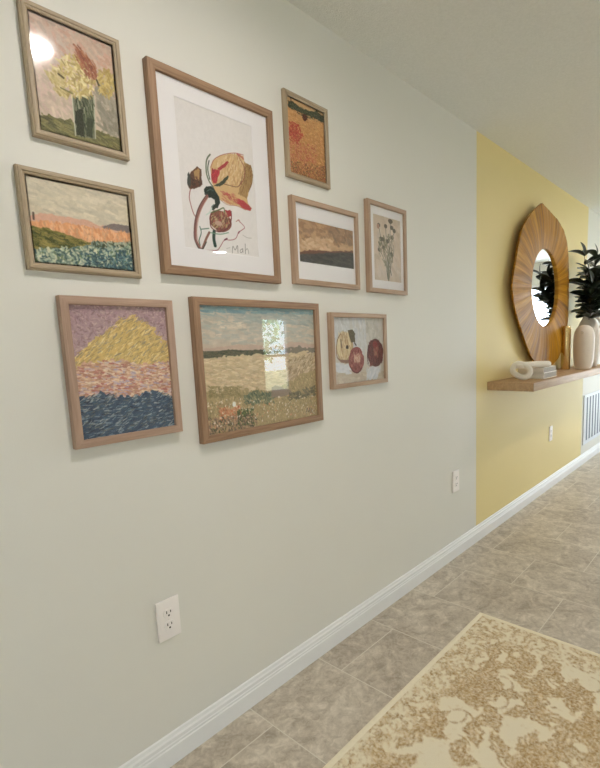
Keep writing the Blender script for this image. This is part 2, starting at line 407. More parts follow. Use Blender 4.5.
  ('D',[(0.361,0.731),(0.592,0.693),(0.608,0.784),(0.504,0.842),(0.359,0.834)],187,0.0251,0.0067,110,40,[(174,157,111),(108,50,50),(137,103,77),(87,56,48),(153,59,64),(189,172,133)]),
  ('L',[(0.358,0.726),(0.338,0.776),(0.349,0.829),(0.446,0.85),(0.565,0.813),(0.623,0.745),(0.63,0.682)],0.0084,(101,36,42)),
  ('P',[(0.551,0.685),(0.629,0.672),(0.631,0.719),(0.576,0.725)],(152,50,58),0.005),
  ('L',[(0.362,0.723),(0.478,0.685),(0.53,0.669),(0.54,0.699)],0.0084,(83,101,58)),
  ('E',(0.447,0.789),0.051,0.019,(180,149,132)),
  ('L',[(0.38,0.856),(0.37,0.906),(0.381,0.956)],0.0264,(29,60,52)),
  ('L',[(0.317,0.868),(0.272,0.915),(0.233,0.966),(0.208,0.998)],0.018,(127,85,73)),
  ('L',[(0.201,0.838),(0.213,0.879),(0.18,0.935),(0.188,0.97)],0.0072,(58,100,80)),
  ('L',[(0.333,0.867),(0.455,0.867),(0.573,0.844)],0.0072,(113,147,121)),
  ('L',[(0.212,0.855),(0.315,0.839)],0.0072,(85,119,102)),
  ('L',[(0.295,0.745),(0.341,0.722),(0.371,0.688)],0.0096,(192,204,197)),
  ('L',[(0.139,0.962),(0.172,0.995),(0.219,0.991),(0.269,0.939)],0.0084,(61,56,47)),
  ('L',[(0.218,1.001),(0.316,0.996),(0.406,0.986),(0.456,0.95),(0.514,0.903),(0.589,0.898),(0.668,0.879),(0.717,0.83),(0.769,0.805),(0.809,0.782),(0.77,0.757),(0.717,0.735)],0.006,(162,101,106)),
  ('L',[(0.514,0.903),(0.548,0.89)],0.0108,(99,36,56)),
  ('L',[(0.712,0.834),(0.728,0.822)],0.0108,(117,49,66)),
  ('L',[(0.691,0.75),(0.734,0.733),(0.746,0.752)],0.006,(173,122,114)),
  ('L',[(0.777,0.843),(0.837,0.857),(0.9,0.855)],0.0036,(158,153,147)),
  ('L',[(0.606,0.996),(0.622,0.941),(0.652,0.966),(0.688,0.93),(0.689,0.984)],0.0038,(89,82,79)),
  ('L',[(0.757,0.948),(0.725,0.963),(0.728,0.981),(0.756,0.968),(0.762,0.947),(0.763,0.978)],0.0036,(96,89,86)),
  ('L',[(0.801,0.908),(0.797,0.983)],0.0041,(80,74,71)),
  ('L',[(0.8,0.96),(0.827,0.942),(0.843,0.956),(0.845,0.98)],0.0034,(111,104,101)),
  ('L',[(0.53,0.966),(0.582,0.954)],0.003,(163,156,153)),
  ('N',0.02),
 ]),
 'meadow':((0.8488, 1.3477, 0.9998, 1.4002),[
  ('V',[(0,(139,160,162)),(0.12,(165,174,167)),(0.25,(191,180,164)),(0.4,(200,178,159)),(0.5,(189,166,125)),(1,(144,126,82))]),
  ('D',[(0.012,0.009),(1.001,-0.005),(0.999,0.319),(0.016,0.292)],678,0.0799,0.0182,6,16,[(181,176,164),(194,182,166),(174,172,163),(200,186,170)]),
  ('D',[(0.258,0.023),(1.001,-0.0),(1.002,0.144),(0.294,0.128)],254,0.0914,0.016,10,14,[(155,162,157),(167,170,163),(178,174,164)]),
  ('D',[(0.012,0.009),(1.001,-0.01),(0.998,0.044),(0.011,0.052)],169,0.0685,0.0137,5,10,[(116,146,155),(131,158,161)]),
  ('D',[(0.13,0.109),(0.338,0.116),(0.333,0.181),(0.125,0.171)],39,0.0457,0.0068,5,8,[(216,202,184),(208,196,178)]),
  ('P',[(0.006,0.328),(0.176,0.313),(0.347,0.305),(0.605,0.322),(0.789,0.294),(0.999,0.319),(0.998,0.45),(0.004,0.404)],(190,165,149),0.01),
  ('P',[(0.008,0.348),(0.236,0.345),(0.506,0.355),(0.527,0.402),(0.232,0.404),(0.008,0.405)],(82,82,62),0.01),
  ('D',[(0.008,0.348),(0.482,0.359),(0.503,0.396),(0.008,0.401)],254,0.0297,0.0068,4,8,[(64,70,52),(95,93,70),(106,97,75)]),
  ('P',[(0.506,0.355),(0.759,0.348),(1.0,0.349),(1.0,0.409),(0.527,0.397)],(126,116,103),0.02),
  ('P',[(0.008,0.401),(0.527,0.397),(1.0,0.399),(0.99,0.776),(0.004,0.7)],(201,180,145),0.02),
  ('D',[(0.012,0.405),(0.527,0.404),(1.0,0.409),(0.992,0.623),(0.686,0.692),(0.004,0.679)],1187,0.0526,0.0103,6,18,[(209,189,152),(193,172,135),(217,199,168),(201,176,143),(184,164,131)]),
  ('D',[(0.726,0.454),(1.0,0.409),(0.992,0.725),(0.683,0.74)],424,0.0411,0.0103,140,30,[(180,158,130),(166,143,113),(193,172,144),(144,121,91)]),
  ('P',[(0.007,0.659),(0.28,0.658),(0.532,0.71),(0.798,0.605),(1.0,0.572),(0.995,1.011),(0.004,0.997)],(166,146,107),0.03),
  ('D',[(0.009,0.659),(0.28,0.665),(0.532,0.717),(0.798,0.618),(1.0,0.585),(0.996,0.998),(0.004,0.993)],1753,0.0172,0.0068,75,50,[(171,150,106),(144,129,92),(187,162,120),(127,117,80),(199,176,133),(154,127,94)]),
  ('D',[(0.035,0.62),(0.281,0.647),(0.275,0.735),(0.029,0.703)],141,0.0182,0.0103,20,30,[(135,122,82),(150,134,92)]),
  ('P',[(0.298,0.716),(0.39,0.7),(0.531,0.726),(0.578,0.775),(0.526,0.81),(0.338,0.793),(0.291,0.764)],(101,107,80),0.03),
  ('D',[(0.299,0.705),(0.557,0.72),(0.563,0.82),(0.304,0.795)],226,0.016,0.008,70,50,[(87,105,87),(69,87,71),(117,120,92),(145,142,108),(170,156,121)]),
  ('P',[(0.541,0.77),(0.546,0.681),(0.585,0.662),(0.629,0.697),(0.712,0.707),(0.735,0.77),(0.629,0.781)],(141,124,108),0.01),
  ('D',[(0.682,0.764),(0.987,0.712),(0.994,0.803),(0.705,0.816)],169,0.0228,0.0103,20,40,[(116,107,84),(93,88,65)]),
  ('D',[(0.102,0.798),(0.271,0.801),(0.263,0.911),(0.093,0.925)],226,0.016,0.0092,60,60,[(193,115,76),(175,96,64),(204,148,113),(211,167,132)]),
  ('D',[(0.235,0.84),(0.381,0.84),(0.372,0.987),(0.238,0.963)],226,0.0228,0.008,80,30,[(70,88,46),(93,107,58),(53,69,37)]),
  ('D',[(0.017,0.869),(0.401,0.889),(0.394,1.003),(0.008,0.994)],424,0.0182,0.0092,70,60,[(125,102,88),(93,82,63),(163,128,101),(183,147,121),(68,71,45)]),
  ('D',[(0.018,0.722),(0.553,0.771),(1.004,0.778),(0.994,0.985),(0.011,0.952)],197,0.0092,0.0092,0,90,[(225,211,188),(204,148,113),(200,185,150),(234,221,204)]),
  ('E',(0.218,0.784),0.014,0.022,(234,229,220)),
  ('L',[(0.874,0.96),(0.888,0.917),(0.904,0.955),(0.917,0.916),(0.92,0.968)],0.0057,(58,49,42)),
  ('L',[(0.934,0.924),(0.938,0.976)],0.0057,(58,49,42)),
  ('L',[(0.96,0.938),(0.942,0.953),(0.964,0.98)],0.0057,(195,192,178)),
  ('N',0.06),
 ]),
 'poppy':((1.2685, 1.4596, 1.8753, 2.1268),[
  ('V',[(0,(195,160,114)),(0.15,(188,144,95)),(0.4,(185,135,81)),(1,(160,110,65))]),
  ('P',[(0.033,0.066),(0.208,0.047),(0.366,0.082),(0.618,0.064),(0.795,0.014),(1.095,0.074),(1.09,0.127),(0.608,0.176),(0.276,0.178),(0.042,0.136)],(57,62,43),0.01),
  ('D',[(0.049,0.062),(0.367,0.074),(1.095,0.065),(1.091,0.118),(0.524,0.17),(0.043,0.128)],197,0.019,0.0106,20,40,[(41,48,33),(77,82,59),(98,98,74)]),
  ('L',[(0.117,0.005),(0.119,0.069)],0.0169,(53,47,34)),
  ('D',[(0.041,0.152),(1.09,0.127),(1.043,0.935),(0.007,1.006)],1470,0.0295,0.0126,15,24,[(194,147,92),(180,131,78),(204,163,110),(171,121,70),(189,135,87)]),
  ('P',[(0.392,0.15),(0.494,0.127),(0.539,0.191),(0.451,0.236),(0.387,0.209)],(83,41,31),0.01),
  ('D',[(0.041,0.313),(0.304,0.315),(0.4,0.44),(0.239,0.577),(0.032,0.578)],254,0.019,0.0148,30,80,[(168,66,52),(181,89,68),(154,54,44)]),
  ('D',[(0.03,0.599),(0.754,0.494),(0.732,0.759),(0.022,0.847)],311,0.019,0.0126,30,80,[(177,103,77),(164,83,62),(187,127,95)]),
  ('D',[(0.022,0.847),(1.059,0.744),(1.061,0.945),(0.006,1.014)],565,0.0211,0.0126,30,80,[(146,91,55),(127,81,49),(177,101,75),(166,126,77),(96,75,48)]),
  ('N',0.07),
 ]),
 'dusk':((1.2943, 1.6071, 1.5722, 1.7246),[
  ('V',[(0,(169,136,104)),(0.3,(163,129,96)),(0.5,(188,154,119)),(0.7,(161,127,96)),(1,(144,115,88))]),
  ('D',[(0.003,0.051),(1.007,-0.015),(0.997,0.367),(-0.007,0.624)],209,0.1583,0.073,20,30,[(154,117,86),(175,140,106),(140,108,83),(180,144,108)]),
  ('D',[(0.589,0.011),(1.006,0.001),(0.997,0.367),(0.463,0.351)],83,0.1339,0.073,30,40,[(125,100,79),(140,108,83),(154,123,96)]),
  ('D',[(-0.002,0.479),(0.58,0.32),(0.571,0.614),(-0.001,0.751)],111,0.1462,0.0609,5,30,[(196,163,131),(182,146,111),(205,177,144)]),
  ('P',[(-0.012,0.783),(0.232,0.666),(0.454,0.658),(0.993,0.513),(0.996,0.659),(-0.01,0.883)],(108,69,52),0.02),
  ('P',[(-0.014,0.841),(0.284,0.743),(0.57,0.661),(0.998,0.561),(0.999,1.018),(-0.01,1.02)],(67,63,60),0.02),
  ('D',[(-0.009,0.854),(0.997,0.61),(1.0,0.985),(-0.004,0.997)],167,0.1462,0.0426,6,12,[(60,58,56),(81,77,71),(48,46,46)]),
  ('N',0.06),
 ]),
 'stems':((1.7473, 1.9555, 1.5415, 1.8176),[
  ('V',[(0,(196,179,161)),(0.5,(202,184,167)),(1,(194,179,163))]),
  ('D',[(0.009,-0.001),(1.017,0.004),(0.995,1.003),(-0.009,0.988)],160,0.146,0.0779,60,40,[(204,186,169),(194,175,156),(200,184,171)]),
  ('L',[(0.488,0.979),(0.455,0.725),(0.311,0.446),(0.193,0.173)],0.0117,(99,94,75)),
  ('L',[(0.5,0.979),(0.507,0.623),(0.454,0.336),(0.442,0.135)],0.0117,(99,94,75)),
  ('L',[(0.511,0.978),(0.554,0.619),(0.596,0.273),(0.631,0.055)],0.0117,(99,94,75)),
  ('L',[(0.488,0.97),(0.409,0.729),(0.238,0.549),(0.195,0.529)],0.0117,(99,94,75)),
  ('L',[(0.5,0.969),(0.481,0.674),(0.354,0.49),(0.338,0.371)],0.0117,(99,94,75)),
  ('L',[(0.524,0.968),(0.599,0.665),(0.659,0.413),(0.677,0.289)],0.0117,(99,94,75)),
  ('L',[(0.523,0.978),(0.62,0.713),(0.726,0.506),(0.707,0.409)],0.0117,(99,94,75)),
  ('L',[(0.52,0.819),(0.585,0.469),(0.753,0.207)],0.0117,(99,94,75)),
  ('E',(0.195,0.154),0.055,0.033,(87,77,61)),
  ('E',(0.441,0.145),0.058,0.033,(87,77,61)),
  ('E',(0.619,0.056),0.059,0.034,(87,77,61)),
  ('E',(0.661,0.144),0.06,0.034,(87,77,61)),
  ('E',(0.195,0.524),0.056,0.033,(87,77,61)),
  ('E',(0.339,0.357),0.057,0.034,(87,77,61)),
  ('E',(0.677,0.294),0.06,0.034,(87,77,61)),
  ('E',(0.26,0.355),0.057,0.034,(87,77,61)),
  ('E',(0.498,0.37),0.058,0.034,(87,77,61)),
  ('E',(0.754,0.182),0.06,0.035,(87,77,61)),
  ('E',(0.354,0.481),0.058,0.034,(87,77,61)),
  ('E',(0.639,0.563),0.06,0.035,(87,77,61)),
  ('D',[(0.182,0.363),(0.714,0.26),(0.672,0.61),(0.386,0.73),(0.19,0.601)],60,0.0779,0.0195,70,40,[(118,113,87),(86,84,63),(142,134,110)]),
  ('D',[(0.368,0.634),(0.661,0.611),(0.558,0.976),(0.464,0.981)],22,0.1265,0.0146,84,12,[(72,74,55),(114,111,88),(142,132,108)]),
  ('E',(0.62,0.047),0.082,0.034,(95,84,65)),
  ('E',(0.171,0.175),0.045,0.038,(165,124,108)),
  ('N',0.03),
 ]),
 'fruit':((1.4576, 1.7969, 1.1079, 1.3755),[
  ('V',[(0,(197,194,192)),(0.6,(197,192,185)),(1,(190,178,164))]),
  ('D',[(0.03,-0.02),(0.32,-0.015),(0.305,0.341),(0.026,0.384)],123,0.0983,0.0472,80,30,[(206,206,209),(198,198,199),(188,186,185)]),
  ('D',[(0.582,-0.008),(1.028,0.001),(1.016,0.69),(0.59,0.665)],184,0.118,0.0512,80,30,[(197,192,184),(187,182,174),(205,200,195)]),
  ('D',[(0.384,-0.003),(0.616,-0.009),(0.644,0.615),(0.364,0.471)],92,0.118,0.0393,85,20,[(198,198,203),(207,206,207)]),
  ('D',[(0.005,0.83),(1.017,0.888),(1.01,1.086),(0.004,0.986)],153,0.118,0.0393,4,14,[(190,176,160),(180,167,149),(197,186,171)]),
  ('D',[(0.042,0.683),(0.288,0.725),(0.282,0.867),(0.051,0.809)],76,0.0786,0.0314,10,30,[(206,208,214),(213,213,218)]),
  ('D',[(0.637,0.789),(0.944,0.803),(0.826,0.983),(0.631,0.951)],76,0.0786,0.0314,120,30,[(208,208,213),(198,200,206)]),
  ('E',(0.212,0.452),0.159,0.244,(183,161,125)),
  ('E',(0.194,0.427),0.126,0.217,(213,199,164)),
  ('D',[(0.107,0.262),(0.309,0.239),(0.326,0.598),(0.12,0.637)],169,0.0865,0.0196,80,20,[(223,210,177),(193,168,129),(208,187,150),(177,144,111)]),
  ('P',[(0.273,0.201),(0.36,0.178),(0.412,0.245),(0.407,0.374),(0.341,0.387),(0.307,0.302)],(86,76,58),0.01),
  ('L',[(0.138,0.25),(0.082,0.336),(0.058,0.459),(0.062,0.584),(0.134,0.669)],0.0157,(139,106,85)),
  ('L',[(0.143,0.337),(0.15,0.45)],0.0262,(121,100,77)),
  ('E',(0.256,0.449),0.028,0.03,(65,50,42)),
  ('L',[(0.4,0.389),(0.428,0.426)],0.021,(38,33,31)),
  ('P',[(0.046,0.596),(0.134,0.676),(0.274,0.698),(0.276,0.647),(0.135,0.638)],(139,107,95),0.01),
  ('E',(0.425,0.655),0.147,0.2,(144,82,79)),
  ('D',[(0.313,0.52),(0.544,0.517),(0.55,0.796),(0.318,0.792)],215,0.0472,0.0158,80,40,[(161,96,91),(127,61,61),(180,118,108),(116,54,55)]),
  ('D',[(0.366,0.561),(0.508,0.568),(0.487,0.686),(0.381,0.679)],76,0.0433,0.0158,80,30,[(200,164,148),(207,179,158),(181,127,111)]),
  ('L',[(0.303,0.752),(0.355,0.828),(0.446,0.854),(0.523,0.794)],0.021,(99,42,45)),
  ('E',(0.82,0.564),0.17,0.235,(94,42,43)),
  ('D',[(0.688,0.375),(0.959,0.381),(0.97,0.716),(0.691,0.752)],230,0.055,0.0158,85,24,[(108,46,46),(81,32,37),(128,61,58),(99,38,42)]),
  ('D',[(0.792,0.432),(0.883,0.434),(0.876,0.627),(0.785,0.622)],55,0.0512,0.0158,85,20,[(166,117,94),(151,89,73),(134,53,53)]),
  ('E',(0.814,0.419),0.051,0.054,(133,44,44)),
  ('L',[(0.675,0.428),(0.644,0.615),(0.664,0.724)],0.0157,(72,35,37)),
  ('L',[(0.69,0.766),(0.639,0.722)],0.021,(162,156,152)),
  ('N',0.03),
 ]),
}
FRAMES={'daisy': (0.4503, 0.6764, 1.768, 2.0573, 0.0165, 0.018), 'marsh': (0.404, 0.6801, 1.4653, 1.6954, 0.0165, 0.018), 'abstract': (0.4602, 0.7608, 1.028, 1.4092, 0.021, 0.022), 'rose': (0.7438, 1.1861, 1.485, 2.0448, 0.0235, 0.024), 'meadow': (0.8253, 1.3712, 0.9763, 1.4237, 0.0235, 0.024), 'poppy': (1.252, 1.4761, 1.8588, 2.1433, 0.0165, 0.018), 'dusk': (1.2575, 1.6327, 1.491, 1.7962, 0.0185, 0.022), 'stems': (1.6981, 1.9922, 1.487, 1.8691, 0.0185, 0.022), 'fruit': (1.4391, 1.8154, 1.0894, 1.394, 0.0185, 0.022)}

class Canvas:
    def __init__(s, w, h, seed):
        s.w, s.h = w, h
        s.a = np.zeros((h, w, 3)); s.rs = np.random.RandomState(seed)
        yy, xx = np.mgrid[0:h, 0:w]
        s.x = xx + .5; s.y = yy + .5
    def smooth(s, n):
        g = s.rs.rand(n + 2, n + 2)
        yy = s.y / s.h * n; xx = s.x / s.w * n
        y0 = np.floor(yy).astype(int); x0 = np.floor(xx).astype(int)
        fy = yy - y0; fx = xx - x0
        fy = fy * fy * (3 - 2 * fy); fx = fx * fx * (3 - 2 * fx)
        return (g[y0, x0] * (1 - fx) + g[y0, x0 + 1] * fx) * (1 - fy) + (g[y0 + 1, x0] * (1 - fx) + g[y0 + 1, x0 + 1] * fx) * fy
    def blend(s, sl, m, col):
        s.a[sl] += (np.array(col, float) - s.a[sl]) * m[..., None]
    def px(s, p): return (p[0] * s.w, p[1] * s.h)
    def bbox(s, xs, ys, pad):
        x0 = max(0, int(min(xs) - pad)); x1 = min(s.w, int(max(xs) + pad) + 2)
        y0 = max(0, int(min(ys) - pad)); y1 = min(s.h, int(max(ys) + pad) + 2)
        return (slice(y0, y1), slice(x0, x1)) if x1 > x0 and y1 > y0 else None
    def poly_mask(s, pts, sl, dx=0, dy=0):
        x = s.x[sl] + dx; y = s.y[sl] + dy
        m = np.zeros(x.shape, bool)
        n = len(pts)
        for i in range(n):
            (xa, ya), (xb, yb) = pts[i], pts[(i + 1) % n]
            if ya == yb: continue
            c = ((ya > y) != (yb > y)) & (x < (xb - xa) * (y - ya) / (yb - ya) + xa)
            m ^= c
        return m
    def poly(s, pts, col, warp):
        P = [s.px(p) for p in pts]
        pad = warp * s.h * 2 + 2
        sl = s.bbox([p[0] for p in P], [p[1] for p in P], pad)
        if not sl: return
        wx = (s.smooth(24)[sl] - .5) * warp * s.h * 2 + (s.smooth(60)[sl] - .5) * warp * s.h
        wy = (s.smooth(24)[sl] - .5) * warp * s.h * 2 + (s.smooth(60)[sl] - .5) * warp * s.h
        m = 0
        for ox, oy in ((-.25, -.25), (.25, -.25), (-.25, .25), (.25, .25)):
            m = m + s.poly_mask(P, sl, wx + ox, wy + oy) * .25
        s.blend(sl, m, col)
    def seg(s, p, q, w, col, alpha=1.0):
        sl = s.bbox([p[0], q[0]], [p[1], q[1]], w)
        if not sl: return
        x = s.x[sl]; y = s.y[sl]
        dx, dy = q[0] - p[0], q[1] - p[1]; L = dx * dx + dy * dy + 1e-9
        t = np.clip(((x - p[0]) * dx + (y - p[1]) * dy) / L, 0, 1)
        d = np.hypot(x - p[0] - t * dx, y - p[1] - t * dy)
        m = np.clip(w / 2 - d + .5, 0, 1) * min(1.0, w) * alpha
        s.blend(sl, m, col)
    def line(s, pts, w, col):
        P = [s.px(p) for p in pts]; w = w * s.h
        # Catmull-Rom for an even brush line
        Q = []
        for i in range(len(P) - 1):
            p0 = P[max(i - 1, 0)]; p1 = P[i]; p2 = P[i + 1]; p3 = P[min(i + 2, len(P) - 1)]
            for k in range(6):
                t = k / 6
                Q.append(tuple(.5 * ((2 * p1[j]) + (-p0[j] + p2[j]) * t + (2 * p0[j] - 5 * p1[j] + 4 * p2[j] - p3[j]) * t * t + (-p0[j] + 3 * p1[j] - 3 * p2[j] + p3[j]) * t ** 3) for j in (0, 1)))
        Q.append(P[-1])
        sl = s.bbox([q[0] for q in Q], [q[1] for q in Q], w)
        if not sl: return
        x = s.x[sl]; y = s.y[sl]; D = np.full(x.shape, 1e9)
        for p, q in zip(Q, Q[1:]):
            dx, dy = q[0] - p[0], q[1] - p[1]; L = dx * dx + dy * dy + 1e-9
            t = np.clip(((x - p[0]) * dx + (y - p[1]) * dy) / L, 0, 1)
            D = np.minimum(D, np.hypot(x - p[0] - t * dx, y - p[1] - t * dy))
        s.blend(sl, np.clip(w / 2 - D + .5, 0, 1) * min(1.0, w + .2), col)
    def ell(s, c, rx, ry, col):
        c = s.px(c); rx *= s.w; ry *= s.h
        sl = s.bbox([c[0] - rx, c[0] + rx], [c[1] - ry, c[1] + ry], 3)
        if not sl: return
        d = np.hypot((s.x[sl] - c[0]) / rx, (s.y[sl] - c[1]) / ry) + (s.smooth(18)[sl] - .5) * .12
        s.blend(sl, np.clip((1 - d) * min(rx, ry) + .5, 0, 1), col)
    def dabs(s, pts, n, ln, wd, ang, spread, cols):
        P = [s.px(p) for p in pts]
        x0, x1 = min(p[0] for p in P), max(p[0] for p in P); y0, y1 = min(p[1] for p in P), max(p[1] for p in P)
        ln *= s.h; wd *= s.h
        k = 0; tries = 0
        while k < n and tries < n * 6:
            tries += 1
            x = x0 + s.rs.rand() * (x1 - x0); y = y0 + s.rs.rand() * (y1 - y0)
            ins = False
            for i in range(len(P)):
                (xa, ya), (xb, yb) = P[i], P[(i + 1) % len(P)]
                if (ya > y) != (yb > y) and x < (xb - xa) * (y - ya) / (yb - ya) + xa: ins = not ins
            if not ins: continue
            k += 1
            a = math.radians(ang + (s.rs.rand() * 2 - 1) * spread); L = ln * (.5 + .7 * s.rs.rand()) / 2
            c = np.array(cols[s.rs.randint(len(cols))], float) + s.rs.randn() * 5
            s.seg((x - L * math.cos(a), y - L * math.sin(a)), (x + L * math.cos(a), y + L * math.sin(a)), wd * (.6 + .7 * s.rs.rand()), c, .8)
    def vgrad(s, stops):
        v = s.y / s.h
        for j in range(3):
            s.a[..., j] = np.interp(v, [p for p, c in stops], [c[j] for p, c in stops])
    def grain(s, k):
        g = (s.smooth(40) - .5) + (s.rs.rand(s.h, s.w) - .5) * .8
        s.a *= 1 + g[..., None] * k

def print_mesh(name, key, x0, z0, y, parent, cell=.0014, seed=1):
    """a flat print whose pigments sit in a colour attribute, x0/z0 = wall position of the frame"""
    rect, ops = ARTS[key]
    X0, X1, Z0, Z1 = rect
    w = max(8, int((X1 - X0) / cell)); h = max(8, int((Z1 - Z0) / cell))
    cv = Canvas(w, h, seed)
    for o in ops:
        k = o[0]
        if k == 'V': cv.vgrad(o[1])
        elif k == 'P': cv.poly(o[1], o[2], o[3])
        elif k == 'L': cv.line(o[1], o[2], o[3])
        elif k == 'E': cv.ell(o[1], o[2], o[3], o[4])
        elif k == 'D': cv.dabs(o[1], o[2], o[3], o[4], o[5], o[6], o[7])
        elif k == 'N': cv.grain(o[1])
    a = np.clip(cv.a, 0, 255) / 255.0
    lin = np.where(a <= .04045, a / 12.92, ((a + .055) / 1.055) ** 2.4)
    lin = np.clip(lin * 1.2, 0, .92)
    me = bpy.data.meshes.new(name)
    xs = np.linspace(X0 - x0, X1 - x0, w); zs = np.linspace(Z1 - z0, Z0 - z0, h)
    gx, gz = np.meshgrid(xs, zs)
    co = np.stack([gx.ravel(), np.full(gx.size, y), gz.ravel()], 1)
    idx = np.arange(w * h).reshape(h, w)
    q = np.stack([idx[1:, :-1].ravel(), idx[1:, 1:].ravel(), idx[:-1, 1:].ravel(), idx[:-1, :-1].ravel()], 1)
    me.vertices.add(w * h); me.vertices.foreach_set('co', co.ravel())
    me.loops.add(q.size); me.loops.foreach_set('vertex_index', q.ravel().astype(np.int32))
    me.polygons.add(len(q)); me.polygons.foreach_set('loop_start', np.arange(0, q.size, 4, dtype=np.int32))
    me.update(calc_edges=True)
    at = me.color_attributes.new('paint', 'FLOAT_COLOR', 'POINT')
    rgba = np.ones((w * h, 4)); rgba[:, :3] = lin.reshape(-1, 3)
    at.data.foreach_set('color', rgba.ravel().astype(np.float32))
    return link(name, me, M['paint'], parent)

def moulding(name, w, h, prof, mat, parent):
    """mitred picture-frame moulding: prof = (inset, height off the wall) pairs, closed"""
    bm = bmesh.new(); uvl = bm.loops.layers.uv.new('grain')
    def ring(i, d): return [Vector((i, -d, i)), Vector((w - i, -d, i)), Vector((w - i, -d, h - i)), Vector((i, -d, h - i))]
    rings = [ring(*p) for p in prof]
    n = len(prof)
    acc = [0]
    for a, b in zip(prof, prof[1:] + prof[:1]): acc.append(acc[-1] + math.hypot(a[0] - b[0], a[1] - b[1]))
    for side in range(4):
        s2 = (side + 1) % 4
        for k in range(n):
            k2 = (k + 1) % n
            vs = [bm.verts.new(rings[k][side]), bm.verts.new(rings[k][s2]), bm.verts.new(rings[k2][s2]), bm.verts.new(rings[k2][side])]
            f = bm.faces.new(vs)
            for lp, v, vv in zip(f.loops, vs, (acc[k], acc[k], acc[k + 1], acc[k + 1])):
                along = v.co.x if side in (0, 2) else v.co.z
                lp[uvl].uv = (along + side * 3.7, vv + side * .31)
    bmesh.ops.remove_doubles(bm, verts=bm.verts[:], dist=1e-6)
    return from_bm(name, bm, mat, parent, angle=30)

def picture(key, mat, label, group=None, style='flat', has_mat=False, lean=0.0, seed=1):
    X0, X1, Z0, Z1, mw, d = FRAMES[key]
    w, h = X1 - X0, Z1 - Z0
    r = empty('framed_picture', (X0, -.0005, Z0), label, 'picture', group)
    if style == 'flat':
        prof = [(0, 0), (0, d - .0025), (.0008, d - .0008), (.0025, d), (mw - .002, d), (mw - .0006, d - .0006), (mw, d - .002), (mw, d - .0115), (mw + .004, d - .0115), (mw + .004, 0)]
    else:
        prof = [(0, 0), (0, d - .005), (.001, d - .0035), (.003, d - .003), (.0042, d - .0005), (.006, d), (mw * .62, d - .001), (mw * .7, d - .0035), (mw * .86, d - .004), (mw, d - .006), (mw, d - .0105), (mw + .004, d - .0105), (mw + .004, 0)]
    moulding('frame', w, h, prof, M[mat], r)
    i = mw + .0015
    box('backing', (i, w - i, -.0035, -.001, i, h - i), M['backing'], r)
    yp = -(d - .0105)
    if has_mat:
        bm = bmesh.new()
        rc = ARTS[key][0]
        a0, a1, b0, b1 = rc[0] - X0 + .001, rc[1] - X0 - .001, rc[2] - Z0 + .001, rc[3] - Z0 - .001
        j = mw + .0008
        # board with a bevelled window cut in it
        o_ = [(j, j), (w - j, j), (w - j, h - j), (j, h - j)]
        f_ = [(a0 - .0016, b0 - .0016), (a1 + .0016, b0 - .0016), (a1 + .0016, b1 + .0016), (a0 - .0016, b1 + .0016)]
        n_ = [(a0, b0), (a1, b0), (a1, b1), (a0, b1)]
        R1 = [bm.verts.new((x, yp - .0002, z)) for x, z in o_]; R2 = [bm.verts.new((x, yp - .0002, z)) for x, z in f_]
        R3 = [bm.verts.new((x, yp + .0012, z)) for x, z in n_]; R4 = [bm.verts.new((x, yp + .0012, z)) for x, z in o_]
        for A_, B_ in ((R1, R2), (R2, R3), (R4, R1)):
            for k in range(4): bm.faces.new((A_[k], A_[(k + 1) % 4], B_[(k + 1) % 4], B_[k]))
        from_bm('mat_board', bm, M['mat_board'], r)
        print_mesh('print', key, X0, Z0, yp + .0014, r, seed=seed)
    else:
        print_mesh('print', key, X0, Z0, yp, r, seed=seed)
    bm = bmesh.new()
    g = mw + .0003
    vs = [bm.verts.new(p) for p in ((g, -(d - .0075), g), (w - g, -(d - .0075), g), (w - g, -(d - .0075), h - g), (g, -(d - .0075), h - g))]
    bm.faces.new(vs)
    me = bpy.data.meshes.new('glass_pane'); bm.to_mesh(me); bm.free()
    link('glass_pane', me, M['acrylic' if style == 'step' else 'glass'], r)
    return r

G = 'framed prints hung on the white wall'
picture('daisy', 'taupe', 'small taupe-framed print of pale yellow daisies in a glass vase', G, 'step', seed=3)
picture('marsh', 'taupe', 'small taupe-framed landscape of an orange field with teal and white flowers below', G, 'step', seed=4)
picture('abstract', 'oak_pink', 'pinkish oak-framed painting in mauve, straw yellow, peach and dark blue brushstrokes, lowest on the left', G, seed=5)
picture('rose', 'oak_brown', 'largest upright oak frame with a white-matted drawing of a wilted rose and buds', G, has_mat=True, seed=6)
picture('meadow', 'oak_brown', 'large wide oak frame with a hazy meadow landscape, window mirrored in its glass', G, seed=7)
picture('poppy', 'taupe', 'small taupe-framed print of an orange field with red poppies', G, 'step', seed=8)
picture('dusk', 'oak_light', 'light oak frame with a white-matted brown sky over a dark sea', G, has_mat=True, seed=9)
picture('stems', 'oak_light', 'light oak frame with a white-matted bunch of dried flower stems on beige', G, has_mat=True, seed=10)
picture('fruit', 'oak_light', 'light oak frame with a print of one cut apple and two red apples', G, seed=11)

# ------------------------------------------------------------------ the room
XB, XE, YR, H = -3.0, 8.0, -5.0, 2.44
def structure(o): o['kind'] = 'structure'; return o
structure(box('wall_left', (XB, XE, 0, .12, -.1, H + .1), M['wall']))
structure(box('floor', (XB - .12, XE + .12, YR - .12, .12, -.12, 0), M['floor']))
structure(box('ceiling', (XB - .12, XE + .12, YR - .12, .12, H, H + .12), M['ceiling']))
structure(box('wall_back', (XB - .12, XB, YR, 0, 0, H), M['wall2']))

